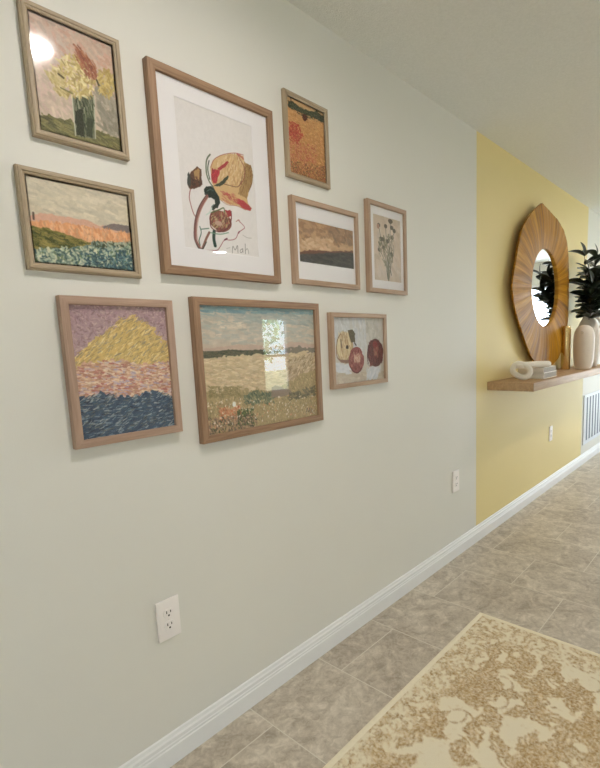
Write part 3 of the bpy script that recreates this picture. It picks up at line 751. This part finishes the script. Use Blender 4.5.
def wall_with_holes(name, axis, pos, th, span, holes):
    """axis 'x': wall in a plane of constant x; holes = (a0, a1, z0, z1) along the other axis"""
    bm = bmesh.new()
    def bx(a0, a1, z0, z1):
        if a1 - a0 < 1e-4 or z1 - z0 < 1e-4: return
        if axis == 'x': add_box(bm, pos, pos + th, a0, a1, z0, z1)
        else: add_box(bm, a0, a1, pos, pos + th, z0, z1)
    cur = span[0]
    for a0, a1, z0, z1 in sorted(holes):
        bx(cur, a0, 0, H); bx(a0, a1, 0, z0); bx(a0, a1, z1, H); cur = a1
    bx(cur, span[1], 0, H)
    return structure(from_bm(name, bm, M['wall2']))
WIN = (5.30, 5.90, .52, 1.78)
ADDED_SLD = (-2.85, -1.75, 0.0, 2.1)  # opening added for soft frontal daylight on the picture wall
SLD2 = (-2.75, -.75, 0.0, 2.1)
wall_with_holes('wall_right', 'y', YR - .12, .12, (XB, XE), [WIN, ADDED_SLD])
wall_with_holes('wall_front', 'x', XE, .12, (YR, 0), [SLD2])

def window(name, axis, pos, hole, mull=1, rail=None, fw=.045):
    a0, a1, z0, z1 = hole
    r = structure(empty(name, (0, 0, 0)))
    bm = bmesh.new()
    def bx(p0, p1, q0, q1, t0=.03, t1=.09):
        if axis == 'x': add_box(bm, pos + t0, pos + t1, p0, p1, q0, q1, bevel=.003)
        else: add_box(bm, p0, p1, pos + t0, pos + t1, q0, q1, bevel=.003)
    bx(a0, a1, z0, z0 + fw); bx(a0, a1, z1 - fw, z1); bx(a0, a0 + fw, z0, z1); bx(a1 - fw, a1, z0, z1)
    for k in range(1, mull + 1):
        c = a0 + (a1 - a0) * k / (mull + 1); bx(c - fw * .6, c + fw * .6, z0, z1)
    if rail: bx(a0, a1, rail - .022, rail + .022)
    from_bm('window_frame', bm, M['trim'], r)
    bm = bmesh.new()
    m = pos + .06
    if axis == 'x': P = [(m, a0, z0), (m, a1, z0), (m, a1, z1), (m, a0, z1)]
    else: P = [(a0, m, z0), (a1, m, z0), (a1, m, z1), (a0, m, z1)]
    bm.faces.new([bm.verts.new(p) for p in P])
    from_bm('window_pane', bm, M['window_glass'], r)
    return r
window('window_1', 'y', YR - .12, WIN, 0, 1.14, .035)
window('added_light_door', 'y', YR - .12, ADDED_SLD, 1)  # unseen glass door, added as a daylight source
window('door_2', 'x', XE, SLD2, 1)

# baseboard with a stepped colonial profile (off the wall, height)
def baseboard(name, x0, x1):
    prof = [(0, 0), (.015, 0), (.015, .058), (.0125, .061), (.0125, .068), (.0105, .071), (.0105, .082), (.007, .087), (.005, .096), (.002, .099), (0, .099)]
    bm = bmesh.new()
    A = [bm.verts.new((x0, -a, b)) for a, b in prof]; B = [bm.verts.new((x1, -a, b)) for a, b in prof]
    n = len(prof)
    for i in range(n): bm.faces.new((A[i], A[(i + 1) % n], B[(i + 1) % n], B[i]))
    bm.faces.new(A); bm.faces.new(B[::-1])
    return structure(from_bm(name, bm, M['trim']))
baseboard('baseboard_left', XB, XE)

# outside; lawn and tree seen only as a mirror image in the glass
structure(box('ground_outside', (-12, 30, -22, -5.12, -.3, -.12), M['lawn']))
pc = plain('pale_bounce_paving', (210, 212, 212), .8)  # unseen pale paving, added to bounce daylight up to the ceiling
structure(box('ground_bounce_far', (8.12, 26, -6.5, 10, -.29, -.115), pc))
structure(box('ground_bounce_side', (-8, 4.2, -14, -5.12, -.13, -.1), pc))

tr = empty('shrub_tree', (8.7, -9.6, -.12), 'leafy green tree outside, mirrored through the window in the meadow picture', 'tree')
bm = bmesh.new(); add_tube(bm, [(0, 0, 0), (.03, .02, .6), (-.02, 0, 1.2), (.0, .03, 1.9)], [.07, .055, .04, .02], 10)
from_bm('trunk', bm, plain('tree_bark', (110, 92, 72), .9), tr, smooth=True)
bm = bmesh.new(); tn = random.Random(3)
for k in range(520):
    a = tn.random() * 2 * PI; e = math.asin(tn.uniform(-1, 1)); q = tn.random() ** .4
    c = Vector((1.25 * q * math.cos(a) * math.cos(e), 1.0 * q * math.sin(a) * math.cos(e), 1.75 + .85 * q * math.sin(e)))
    n_ = Vector((tn.uniform(-1, 1), tn.uniform(-1, 1), tn.uniform(-1, 1))).normalized(); m_ = n_.orthogonal().normalized() * .045; o_ = n_.cross(m_) * 1.9
    bm.faces.new([bm.verts.new(c + w_) for w_ in (-o_, m_ - o_ * .2, o_, -m_ - o_ * .2)])
me = bpy.data.meshes.new('foliage'); bm.to_mesh(me); bm.free(); link('foliage', me, M['hedge'], tr)

# ------------------------------------------------------------------ outlets
def outlet(cx, cz, label):
    r = empty('electrical_outlet', (cx, -.0003, cz), label, 'outlet', 'wall outlets')
    bm = bmesh.new(); add_box(bm, -.037, .037, -.0065, 0, -.063, .063, bevel=.0028, seg=3)
    from_bm('cover_plate', bm, M['plate'], r, angle=40)
    for s in (1, -1):
        bm = bmesh.new()
        # rounded receptacle face with flattened top and bottom
        pts = []
        for k in range(40):
            a = 2 * PI * k / 40
            pts.append((.0172 * math.cos(a), max(-.0138, min(.0138, .0172 * math.sin(a)))))
        f0 = [bm.verts.new((x, -.0060, z + s * .0195)) for x, z in pts]; f1 = [bm.verts.new((x * .95, -.0088, s * .0195 + z * .95)) for x, z in pts]
        for k in range(40): bm.faces.new((f0[k], f0[(k + 1) % 40], f1[(k + 1) % 40], f1[k]))
        bm.faces.new(f1)
        rc = from_bm('receptacle', bm, M['plate'], r)
        bm = bmesh.new()
        add_box(bm, -.0078, -.0052, -.0092, -.0080, s * .0195 + .0005, s * .0195 + .0088)
        add_box(bm, .0050, .0076, -.0092, -.0080, s * .0195 + .0012, s * .0195 + .0082)
        m = Matrix.Translation((0, -.0086, s * .0195 - .0066)) @ Matrix.Rotation(PI / 2, 4, 'X')
        bmesh.ops.create_cone(bm, cap_ends=True, segments=16, radius1=.0030, radius2=.0030, depth=.0012, matrix=m)
        from_bm('slots', bm, M['slot'], rc)
    bm = bmesh.new()
    bmesh.ops.create_cone(bm, cap_ends=True, segments=16, radius1=.0030, radius2=.0024, depth=.0012, matrix=Matrix.Translation((0, -.0069, 0)) @ Matrix.Rotation(PI / 2, 4, 'X'))
    from_bm('screw', bm, M['plate'], r)
    return r
outlet(.669, .466, 'white duplex outlet low on the wall below the pictures, nearest the camera')
outlet(2.494, .458, 'small outlet plate on the white wall just left of the yellow paint')
outlet(4.165, .468, 'small white outlet on the yellow wall below the floating shelf')

# ------------------------------------------------------------------ return-air grille
g = empty('air_return_grille', (5.14, -.0005, .19), 'white return-air grille low on the wall beyond the yellow paint', 'vent')
GW, GH = .86, .50
bm = bmesh.new()
fw = .03
add_box(bm, 0, GW, -.010, 0, 0, fw, bevel=.002); add_box(bm, 0, GW, -.010, 0, GH - fw, GH, bevel=.002)
add_box(bm, 0, fw, -.010, 0, fw, GH - fw, bevel=.002); add_box(bm, GW - fw, GW, -.010, 0, fw, GH - fw, bevel=.002)
from_bm('grille_frame', bm, M['grille'], g)
box('duct_opening', (fw, GW - fw, -.002, 0, fw, GH - fw), M['duct'], g)
bm = bmesh.new()
k = fw + .02
while k < GW - fw - .06:
    v = [bm.verts.new(p) for p in ((k, -.002, fw), (k + .034, -.009, fw), (k + .034, -.009, GH - fw), (k, -.002, GH - fw), (k + .004, -.002, fw), (k + .038, -.0085, fw), (k + .038, -.0085, GH - fw), (k + .004, -.002, GH - fw))]
    for f in ((0, 1, 2, 3), (4, 7, 6, 5), (1, 5, 6, 2), (0, 4, 5, 1), (3, 2, 6, 7), (0, 3, 7, 4)): bm.faces.new([v[i] for i in f])
    k += .108
from_bm('louvres', bm, M['grille'], g)

# ------------------------------------------------------------------ rug
RX, RY = 1.987, -.389
rug = empty('area_rug', (RX, RY, 0), 'cream rug with a worn golden-brown floral pattern on the tile floor', 'rug')
def rug_pile(parent, W=2.39, D=1.69, cell=.0048):
    w, h = int(W / cell), int(D / cell)
    cv = Canvas(w, h, 21); rs = cv.rs
    cv.vgrad([(0, (238, 228, 202)), (1, (238, 228, 202))])
    BR = [(176, 142, 94), (164, 128, 80), (190, 158, 110), (182, 150, 104)]; TAN = [(214, 190, 148), (224, 204, 166), (206, 180, 134)]
    def c(L): return np.array(L[rs.randint(len(L))], float) + rs.randn() * 4
    m = lambda q: (q[0] / cell, q[1] / cell)          # metres from the corner to canvas cells, x to the left
    def curve(P, wd, cols, gap=.12):
        P = [m(p) for p in P]
        for i in range(len(P) - 1):
            if rs.rand() < gap: continue
            cv.seg(P[i], P[i + 1], wd / cell * (.6 + .8 * rs.rand()), c(cols), .85)
    def leafm(x, y, a, L, B):
        ca, sa = math.cos(a), math.sin(a)
        def T(u, v_): return (x + ca * u - sa * v_, y + sa * u + ca * v_)
        n = 14; up = []; dn = []
        for i in range(n + 1):
            t = i / n; b = B * math.sin(PI * t ** .8) * (1 + .22 * math.sin(t * 19))
            up.append(T(L * t, b + .12 * L * t * t)); dn.append(T(L * t, -b + .12 * L * t * t))
        for k in range(int(40 * L * B / .002)):
            t = rs.rand(); v_ = (rs.rand() * 2 - 1) * B * math.sin(PI * t ** .8) * .8
            p = T(L * t, v_ + .12 * L * t * t); q = T(L * t + .014, v_ * 1.1 + .12 * L * t * t + rs.randn() * .004)
            cv.seg(m(p), m(q), .0055 / cell, c(TAN if rs.rand() < .72 else BR), .75)
        curve(up, .0085, BR); curve(dn, .0085, BR)
        mid = [T(L * t / 8, .12 * L * (t / 8) ** 2) for t in range(9)]
        curve(mid, .006, BR, .1)
        for i in range(1, 7):
            s_ = 1 if i % 2 else -1; t = i / 8
            curve([mid[i], T(L * (t + .12), s_ * B * .6 + .12 * L * t * t)], .0055, BR, .1)
    # field: sprays of leaves on a jittered grid
    gy = .17
    while gy < D:
        gx = .17 + .06 * rs.rand()
        while gx < W:
            x = gx + rs.randn() * .018; y = gy + rs.randn() * .018
            a0 = rs.rand() * 6.28
            for k in range(rs.randint(2, 5)):
                L = .065 + .05 * rs.rand()
                leafm(x, y, a0 + k * 1.5 + rs.randn() * .3, L, L * (.2 + .12 * rs.rand()))
            # scroll between the sprays
            P = []; a = rs.rand() * 6.28; px_, py_ = x, y
            for k in range(12):
                P.append((px_, py_)); px_ += .012 * math.cos(a); py_ += .012 * math.sin(a); a += .28
            curve(P, .006, BR, .1)
            gx += .122
        gy += .115
    for k in range(2600):                      # stray worn threads over the ground
        x, y = rs.rand() * W, rs.rand() * D
        cv.seg(m((x, y)), m((x + rs.randn() * .006, y + rs.randn() * .006)), .8, c(TAN), .55)
    # closely worked border
    for k in range(5200):
        if rs.rand() < .5: x, y = rs.rand() * W, .008 + rs.rand() * .125
        else: x, y = .008 + rs.rand() * .125, rs.rand() * D
        a = rs.rand() * 6.28; L = .010 + .016 * rs.rand()
        P = [(x + L * u * math.cos(a + u * 1.3), y + L * u * math.sin(a + u * 1.3)) for u in (0, .5, 1)]
        curve(P, .0052, BR if rs.rand() < .55 else TAN, 0)
    for k in range(420):
        if rs.rand() < .5: x, y = rs.rand() * W, .01 + rs.rand() * .12
        else: x, y = .01 + rs.rand() * .12, rs.rand() * D
        cv.seg(m((x, y)), m((x + rs.randn() * .012, y + rs.randn() * .012)), .014 / cell * (.6 + .6 * rs.rand()), (238, 228, 202), .9)
    a = np.clip(cv.a, 0, 255) / 255.0
    lin = np.where(a <= .04045, a / 12.92, ((a + .055) / 1.055) ** 2.4)
    gx, gz = np.meshgrid(-.006 - np.arange(w) * cell, -.006 - np.arange(h) * cell)
    zt = np.full(gx.shape, .011); zt[0, :] = zt[-1, :] = .001; zt[:, 0] = zt[:, -1] = .001
    me = bpy.data.meshes.new('pile')
    idx = np.arange(w * h).reshape(h, w)
    q = np.stack([idx[1:, :-1].ravel(), idx[:-1, :-1].ravel(), idx[:-1, 1:].ravel(), idx[1:, 1:].ravel()], 1)[:, ::-1]
    me.vertices.add(w * h); me.vertices.foreach_set('co', np.stack([gx.ravel(), gz.ravel(), zt.ravel()], 1).ravel())
    me.loops.add(q.size); me.loops.foreach_set('vertex_index', q.ravel().astype(np.int32))
    me.polygons.add(len(q)); me.polygons.foreach_set('loop_start', np.arange(0, q.size, 4, dtype=np.int32))
    me.update(calc_edges=True)
    at = me.color_attributes.new('paint', 'FLOAT_COLOR', 'POINT')
    rgba = np.ones((w * h, 4)); rgba[:, :3] = lin.reshape(-1, 3)
    at.data.foreach_set('color', rgba.ravel().astype(np.float32))
    o = link('pile', me, M['rug'], parent)
    return o
rug_pile(rug)
bm = bmesh.new()
for a in ((-2.412, 0, -.022, 0), (-2.412, 0, -1.712, -1.696), (-.022, 0, -1.7, -.012), (-2.412, -2.396, -1.7, -.012)):
    add_box(bm, a[0], a[1], a[2], a[3], .0005, .012, bevel=.0035)
from_bm('binding', bm, M['rug_edge'], rug, angle=40)

# ------------------------------------------------------------------ floating shelf
SX0, SX1, SD, SZ = 2.92, 5.03, .29, 1.0
s = box('floating_shelf', (0, SX1 - SX0, -SD, 0, -.052, 0), M['shelf'], bevel=.0025)
s.location = (SX0, -.0005, SZ)
tag(s, 'pale oak floating shelf on the yellow wall under the round mirror', 'shelf')

# ------------------------------------------------------------------ mirror
MC = (3.826, 1.63)
OUT = [(3.681,2.205),(3.80,2.192),(4.03,2.155),(4.20,2.10),(4.28,2.03),(4.325,1.94),(4.355,1.813),(4.375,1.629),(4.375,1.437),(4.345,1.304),(4.27,1.184),(4.13,1.09),(3.976,1.042),(3.84,1.034),(3.72,1.048),(3.616,1.086),(3.527,1.138),(3.402,1.257),(3.285,1.382),(3.205,1.492),(3.17,1.592),(3.195,1.692),(3.235,1.775),(3.27,1.875),(3.325,1.98),(3.42,2.06),(3.55,2.14),(3.62,2.178)]
def out_r(th):
    best = 0
    dx, dz = math.cos(th), math.sin(th)
    for (xa, za), (xb, zb) in zip(OUT, OUT[1:] + OUT[:1]):
        ax, az, bx_, bz = xa - MC[0], za - MC[1], xb - MC[0], zb - MC[1]
        ex, ez = bx_ - ax, bz - az
        den = dx * ez - dz * ex
        if abs(den) < 1e-9: continue
        t = (ax * ez - az * ex) / den; u = (ax * dz - az * dx) / den
        if t > 0 and -1e-6 <= u <= 1 + 1e-6: best = max(best, t)
    return best
mir = empty('wall_mirror', (MC[0], -.001, MC[1]), 'large round golden-wood mirror with radial carving and pointed top', 'mirror')
bm = bmesh.new(); uvl = bm.loops.layers.uv.new('grain')
N = 360
tip = math.atan2(2.205 - MC[1], 3.681 - MC[0])
rad = [out_r(tip + 2 * PI * i / N) for i in range(N)]
rad = [rad[i] if min(i, N - i) < 6 else (rad[i - 2] + rad[i - 1] + rad[i] + rad[(i + 1) % N] + rad[(i + 2) % N]) / 5 for i in range(N)]
rr_ = random.Random(4)
petal = []            # each carved slat has its own height
i = 0
while i < N:
    wd = rr_.choice((5, 6, 7, 8, 10)); wd = min(wd, N - i); hh = rr_.uniform(-.003, .003)
    for k in range(wd): petal.append(hh + .0035 * math.sin(PI * (k + .5) / wd))
    i += wd
RXg, RZg = .292, .283
steps = [('in', 0, .030), ('in', 0, .049)] + [('t', t, 0) for t in (.02, .08, .18, .3, .45, .6, .75, .88, .96, 1.0)] + [('side', 1, .048), ('side', .96, .036), ('side', .8, .018), ('side', .6, .0)]
rings = []
for kind, t, d in steps:
    ring = []
    for i in range(N):
        th = tip + 2 * PI * i / N
        ri = RXg * RZg / math.hypot(RZg * math.cos(th), RXg * math.sin(th)); ro = rad[i]
        if kind == 'in': r_ = ri; y = d
        elif kind == 't':
            r_ = ri + (ro - ri) * t
            ridge = .006 * math.exp(-((min(i, N - i) / 5.0) ** 2)) * t
            y = .051 + .009 * math.sin(PI * min(1, t * 1.05)) + .004 * t + petal[i] * .6 * min(1, t * 4) * (1 if t < .97 else .6) + ridge
        else: r_ = ri + (ro - ri) * t if t < 1 else ro; y = d
        ring.append(bm.verts.new((r_ * math.cos(th), -y, r_ * math.sin(th))))
    rings.append(ring)
for a, (A_, B_) in enumerate(zip(rings, rings[1:])):
    for i in range(N):
        j = (i + 1) % N
        f = bm.faces.new((A_[i], A_[j], B_[j], B_[i]))
        for lp, (q, rv) in zip(f.loops, ((i, A_[i]), (i + 1, A_[j]), (i + 1, B_[j]), (i, B_[i]))):
            lp[uvl].uv = (q / N * 60, math.hypot(rv.co.x, rv.co.z))
from_bm('carved_frame', bm, M['mirror_wood'], mir, angle=28)
bm = bmesh.new()
f = bm.faces.new([bm.verts.new((RXg * 1.005 * math.cos(2 * PI * k / 96), -.036, RZg * 1.005 * math.sin(2 * PI * k / 96))) for k in range(96)])
ret = bmesh.ops.extrude_face_region(bm, geom=[f])
for v in [e for e in ret['geom'] if isinstance(e, bmesh.types.BMVert)]: v.co.y = -.004
from_bm('mirror_glass', bm, M['glass_mirror'], mir)

# ------------------------------------------------------------------ shelf decor
def stadium(cx, a, b, rot, tilt, n=40):
    """closed loop centre-line of a link"""
    out = []
    for k in range(n):
        t = 2 * PI * k / n
        x = a * math.copysign(abs(math.cos(t)) ** .8, math.cos(t)); y = b * math.copysign(abs(math.sin(t)) ** .8, math.sin(t))
        out.append(rot @ Vector((x, y, 0)) + Vector(cx))
    return out
kn = empty('decorative_chain_link', (3.075, -.150, SZ), 'chalk-white chain link ornament leaning on the books at the shelf end', 'ornament')
bm = bmesh.new()
R1 = Matrix.Rotation(math.radians(-28), 3, 'Z')
add_tube(bm, stadium((.135, -.022, .0932), .128, .044, R1, 0), .0190, 14, closed=True)
from_bm('link', bm, M['link_white'], kn, smooth=True)
bm = bmesh.new()
e1 = Vector((.42, -.9, .0)).normalized(); e2 = Vector((.22, .06, .97)); e2 = (e2 - e1 * e1.dot(e2)).normalized(); e3 = e1.cross(e2)
R2 = Matrix((e1, e2, e3)).transposed() @ Matrix.Rotation(math.radians(-28), 3, 'Z')
lp = stadium((.02, .0, .0), .053, .039, R2, 0)
dz = .0186 - min(q.z for q in lp)
add_tube(bm, [q + Vector((0, 0, dz)) for q in lp], .0176, 14, closed=True)
from_bm('link', bm, M['link_white'], kn, smooth=True)

def book(x0, x1, y0, y1, z0, z1, label):
    r = empty('book', (x0, y0, z0), label, 'book', 'stack of two books on the shelf')
    w, d, h = x1 - x0, y1 - y0, z1 - z0
    bm = bmesh.new()
    add_box(bm, 0, w, 0, d, 0, .003, bevel=.001); add_box(bm, 0, w, 0, d, h - .003, h, bevel=.001)
    add_box(bm, 0, .003, 0, d, 0, h, bevel=.001)
    from_bm('cover', bm, M['book_cover'], r)
    box('pages', (.003, w - .004, .004, d - .004, .003, h - .003), M['book_spine'], r)
book(3.233, 3.50, -.245, -.07, SZ, SZ + .037, 'lower of the two pale books on the shelf')
book(3.236, 3.497, -.242, -.075, SZ + .0372, SZ + .073, 'upper of the two pale books, under the chain link')

# slim gold vase, white bottle vase, taller jug
gv = lathe('gold_vase', [(0, 0), (.034, 0), (.036, .004), (.036, .33), (.033, .348), (.028, .352), (.026, .345), (.030, .33), (.030, .02), (0, .018)], M['gold'], loc=(4.23, -.085, SZ))
tag(gv, 'slim gold cylinder vase between the mirror and the white vase', 'vase')
v1 = empty('ceramic_vase', (4.29, -.205, SZ), 'smooth white capsule-shaped vase in front on the shelf', 'vase')
lathe('vase_body', [(0, 0), (.052, 0), (.060, .004), (.070, .05), (.076, .12), (.079, .19), (.078, .25), (.072, .295), (.058, .328), (.038, .346), (.020, .352), (.013, .353), (.012, .346), (.020, .335), (0, .33)], M['ceramic'], v1)
bm = bmesh.new()
add_tube(bm, [(-.0735 + .001, -.004 + .009 * math.cos(2 * PI * k / 20), .296 + .009 * math.sin(2 * PI * k / 20)) for k in range(20)], .0035, 8, closed=True)
from_bm('spout_ring', bm, M['ceramic_grey'], v1, smooth=True)
JX, JY = 4.60, -.155
v2 = empty('ceramic_jug', (JX, JY, SZ), 'taller greyish-white ceramic jug holding dark leafy branches', 'vase')
lathe('jug_body', [(0, 0), (.062, 0), (.072, .006), (.090, .08), (.099, .17), (.099, .25), (.090, .32), (.070, .375), (.048, .41), (.040, .43), (.042, .452), (.047, .46), (.043, .461), (.036, .45), (.034, .42), (.05, .38), (.08, .30), (.085, .12), (0, .03)], M['ceramic_grey'], v2)
bm = bmesh.new()
hp = []
for k in range(15):
    t = k / 14
    hp.append((.045 + .075 * math.sin(PI * t) ** .8 * 1.0 + .045 * t, -.02 - .05 * math.sin(PI * t), .445 - .16 * t))
add_tube(bm, hp, .013, 10)
from_bm('handle', bm, M['ceramic_grey'], v2, smooth=True)

# leafy branches
pl = empty('leafy_branches', (JX, JY, SZ + .34), 'dark green broad-leaved branches standing in the tall white jug', 'plant')
prn = random.Random(12)
lf = bmesh.new()
def leaf(base, dirv, up, L, W):
    d = dirv.normalized(); sdv = d.cross(up).normalized(); nv = sdv.cross(d).normalized()
    n = 9; rows = []
    for i in range(n):
        t = i / (n - 1)
        w = W * (math.sin(PI * min(1, t * .94 + .03)) ** .75) * (.75 + .35 * t) * (1 if t < .95 else .35)
        c = base + d * (L * t) + nv * (-.22 * L * t * t + .03 * L * math.sin(t * 3))
        rows.append((lf.verts.new(c - sdv * w + nv * w * .35), lf.verts.new(c - sdv * w * .5 + nv * w * .12), lf.verts.new(c), lf.verts.new(c + sdv * w * .5 + nv * w * .12), lf.verts.new(c + sdv * w + nv * w * .35)))
    for row in rows:
        for v_ in row: v_.co.y = min(v_.co.y, .135)
    for a, b in zip(rows, rows[1:]):
        for k in range(4): lf.faces.new((a[k], a[k + 1], b[k + 1], b[k]))
targets = [(-.17, -.03, .44), (-.10, .02, .58), (-.04, -.14, .46), (.05, -.03, .58), (.12, -.10, .46), (.20, .02, .52), (.02, -.02, .38), (-.14, -.08, .32), (.14, -.02, .34), (-.22, -.07, .34)]
for tx, ty, tz in targets:
    bm = bmesh.new()
    pts = [Vector((.25 * tx * t * .12 + tx * t ** 1.6, ty * t ** 1.5, -.10 + (tz + .10) * t)) for t in [k / 10 for k in range(11)]]
    add_tube(bm, pts, [.0045 * (1 - .6 * k / 10) for k in range(11)], 7)
    from_bm('stem', bm, M['stem'], pl, smooth=True)
    ph = prn.random() * 6
    for k in range(4, 11):
        for rep in range(2):
            ph += 2.4
            b = pts[k]
            dv = Vector((math.cos(ph), math.sin(ph) * .8, .35 + .5 * prn.random() - .25 * rep)).normalized()
            if b.y + dv.y * .13 > .12: dv.y = -abs(dv.y)
            L = prn.uniform(.12, .175)
            leaf(b, dv, Vector((prn.uniform(-.6, .6), prn.uniform(-.8, .2), 1)), L, L * prn.uniform(.22, .28))
    leaf(pts[-1], (pts[-1] - pts[-2]), Vector((prn.uniform(-1, 1), -1, 0)), .12, .026)
from_bm('foliage', lf, M['leaf'], pl, smooth=True)

# ------------------------------------------------------------------ lights
def emit_mat(name, col, st):
    t = NT(name); e = t.n.new('ShaderNodeEmission'); e.inputs[0].default_value = col; e.inputs[1].default_value = st
    t.t.links.new(e.outputs[0], t.out.inputs[0]); return t.m
def can(x, y, st, label, r=.075, col=(1.0, .925, .885, 1)):
    o = empty('recessed_light', (x, y, H), label, 'ceiling light', 'recessed ceiling lights')
    lathe('trim_ring', [(r, -.001), (r + .02, -.001), (r + .018, -.008), (r, -.010), (r, -.001)], M['trim'], o, 40)
    bm = bmesh.new(); bmesh.ops.create_circle(bm, cap_ends=True, segments=32, radius=r, matrix=Matrix.Translation((0, 0, -.004)))
    for f in bm.faces: f.normal_flip()
    me = bpy.data.meshes.new('lens'); bm.to_mesh(me); bm.free()
    link('lens', me, emit_mat('warm_lamp', col, st), o)
CAN1, CAN2, CAN3 = 310.0, 320.0, 150.0
can(.78, -.89, CAN1, 'recessed ceiling lamp above the picture wall, mirrored in the daisy print', .068)
can(4.25, -1.3, CAN2, 'recessed ceiling lamp in front of the yellow wall')

can(3.64, -3.73, CAN3, 'recessed ceiling lamp in the room behind the camera, mirrored in the rose print')

def portal(loc, rot, sx, sy):
    l = bpy.data.lights.new('daylight_portal', 'AREA'); l.shape = 'RECTANGLE'; l.size = sx; l.size_y = sy
    l.cycles.is_portal = True
    o = bpy.data.objects.new('daylight_portal', l); C.objects.link(o); o.location = loc; o.rotation_euler = rot
portal(((WIN[0] + WIN[1]) / 2, YR - .005, (WIN[2] + WIN[3]) / 2), (PI / 2, 0, 0), WIN[1] - WIN[0], WIN[3] - WIN[2])
portal(((ADDED_SLD[0] + ADDED_SLD[1]) / 2, YR - .005, (ADDED_SLD[2] + ADDED_SLD[3]) / 2), (PI / 2, 0, 0), ADDED_SLD[1] - ADDED_SLD[0], ADDED_SLD[3] - ADDED_SLD[2])
portal((XE + .005, (SLD2[0] + SLD2[1]) / 2, (SLD2[2] + SLD2[3]) / 2), (PI / 2, 0, PI / 2), SLD2[1] - SLD2[0], SLD2[3] - SLD2[2])
sl = bpy.data.lights.new('sun', 'SUN'); sl.energy = 45.0; sl.angle = .01; sl.color = (1, .97, .92)
so = bpy.data.objects.new('sun', sl); C.objects.link(so); so.location = (0, 6, 12); so.rotation_euler = (math.radians(-38), math.radians(-14), 0)
w = bpy.data.worlds.new('sky'); bpy.context.scene.world = w; w.use_nodes = True
bg = w.node_tree.nodes['Background']
bg.inputs[0].default_value = (.75, .87, 1.0, 1); bg.inputs[1].default_value = 9.5

# ------------------------------------------------------------------ camera (focal length and principal point recovered from the picture rectangles)
F_PX, YAW, PIT, ROL = 483.9945, .8474968, -.1403541, -.0388020
cam = bpy.data.cameras.new('camera'); co = bpy.data.objects.new('camera', cam); C.objects.link(co)
fwv = Vector((math.sin(YAW) * math.cos(PIT), math.cos(YAW) * math.cos(PIT), math.sin(PIT)))
r0 = fwv.cross(Vector((0, 0, 1))).normalized(); u0 = r0.cross(fwv)
rv = r0 * math.cos(ROL) + u0 * math.sin(ROL); uv_ = -r0 * math.sin(ROL) + u0 * math.cos(ROL)
co.matrix_world = Matrix(((rv.x, uv_.x, -fwv.x, 0), (rv.y, uv_.y, -fwv.y, -1.30842), (rv.z, uv_.z, -fwv.z, 1.26125), (0, 0, 0, 1)))
cam.sensor_fit = 'HORIZONTAL'; cam.sensor_width = 36.0; cam.lens = F_PX * 36.0 / 600.0
cam.shift_x = -(337.6955 - 300) / 600.0; cam.shift_y = (414.5503 - 384) / 600.0
cam.clip_start = .02
sc = bpy.context.scene
sc.camera = co
sc.view_settings.view_transform = 'Standard'; sc.view_settings.look = 'None'; sc.view_settings.gamma = 1.0
sc.view_settings.use_curve_mapping = False
sc.view_settings.exposure = -0.2
sc.cycles.use_denoising = True
sc.cycles.max_bounces = 10; sc.cycles.diffuse_bounces = 6; sc.cycles.transparent_max_bounces = 12
sc.cycles.sample_clamp_indirect = 8.0
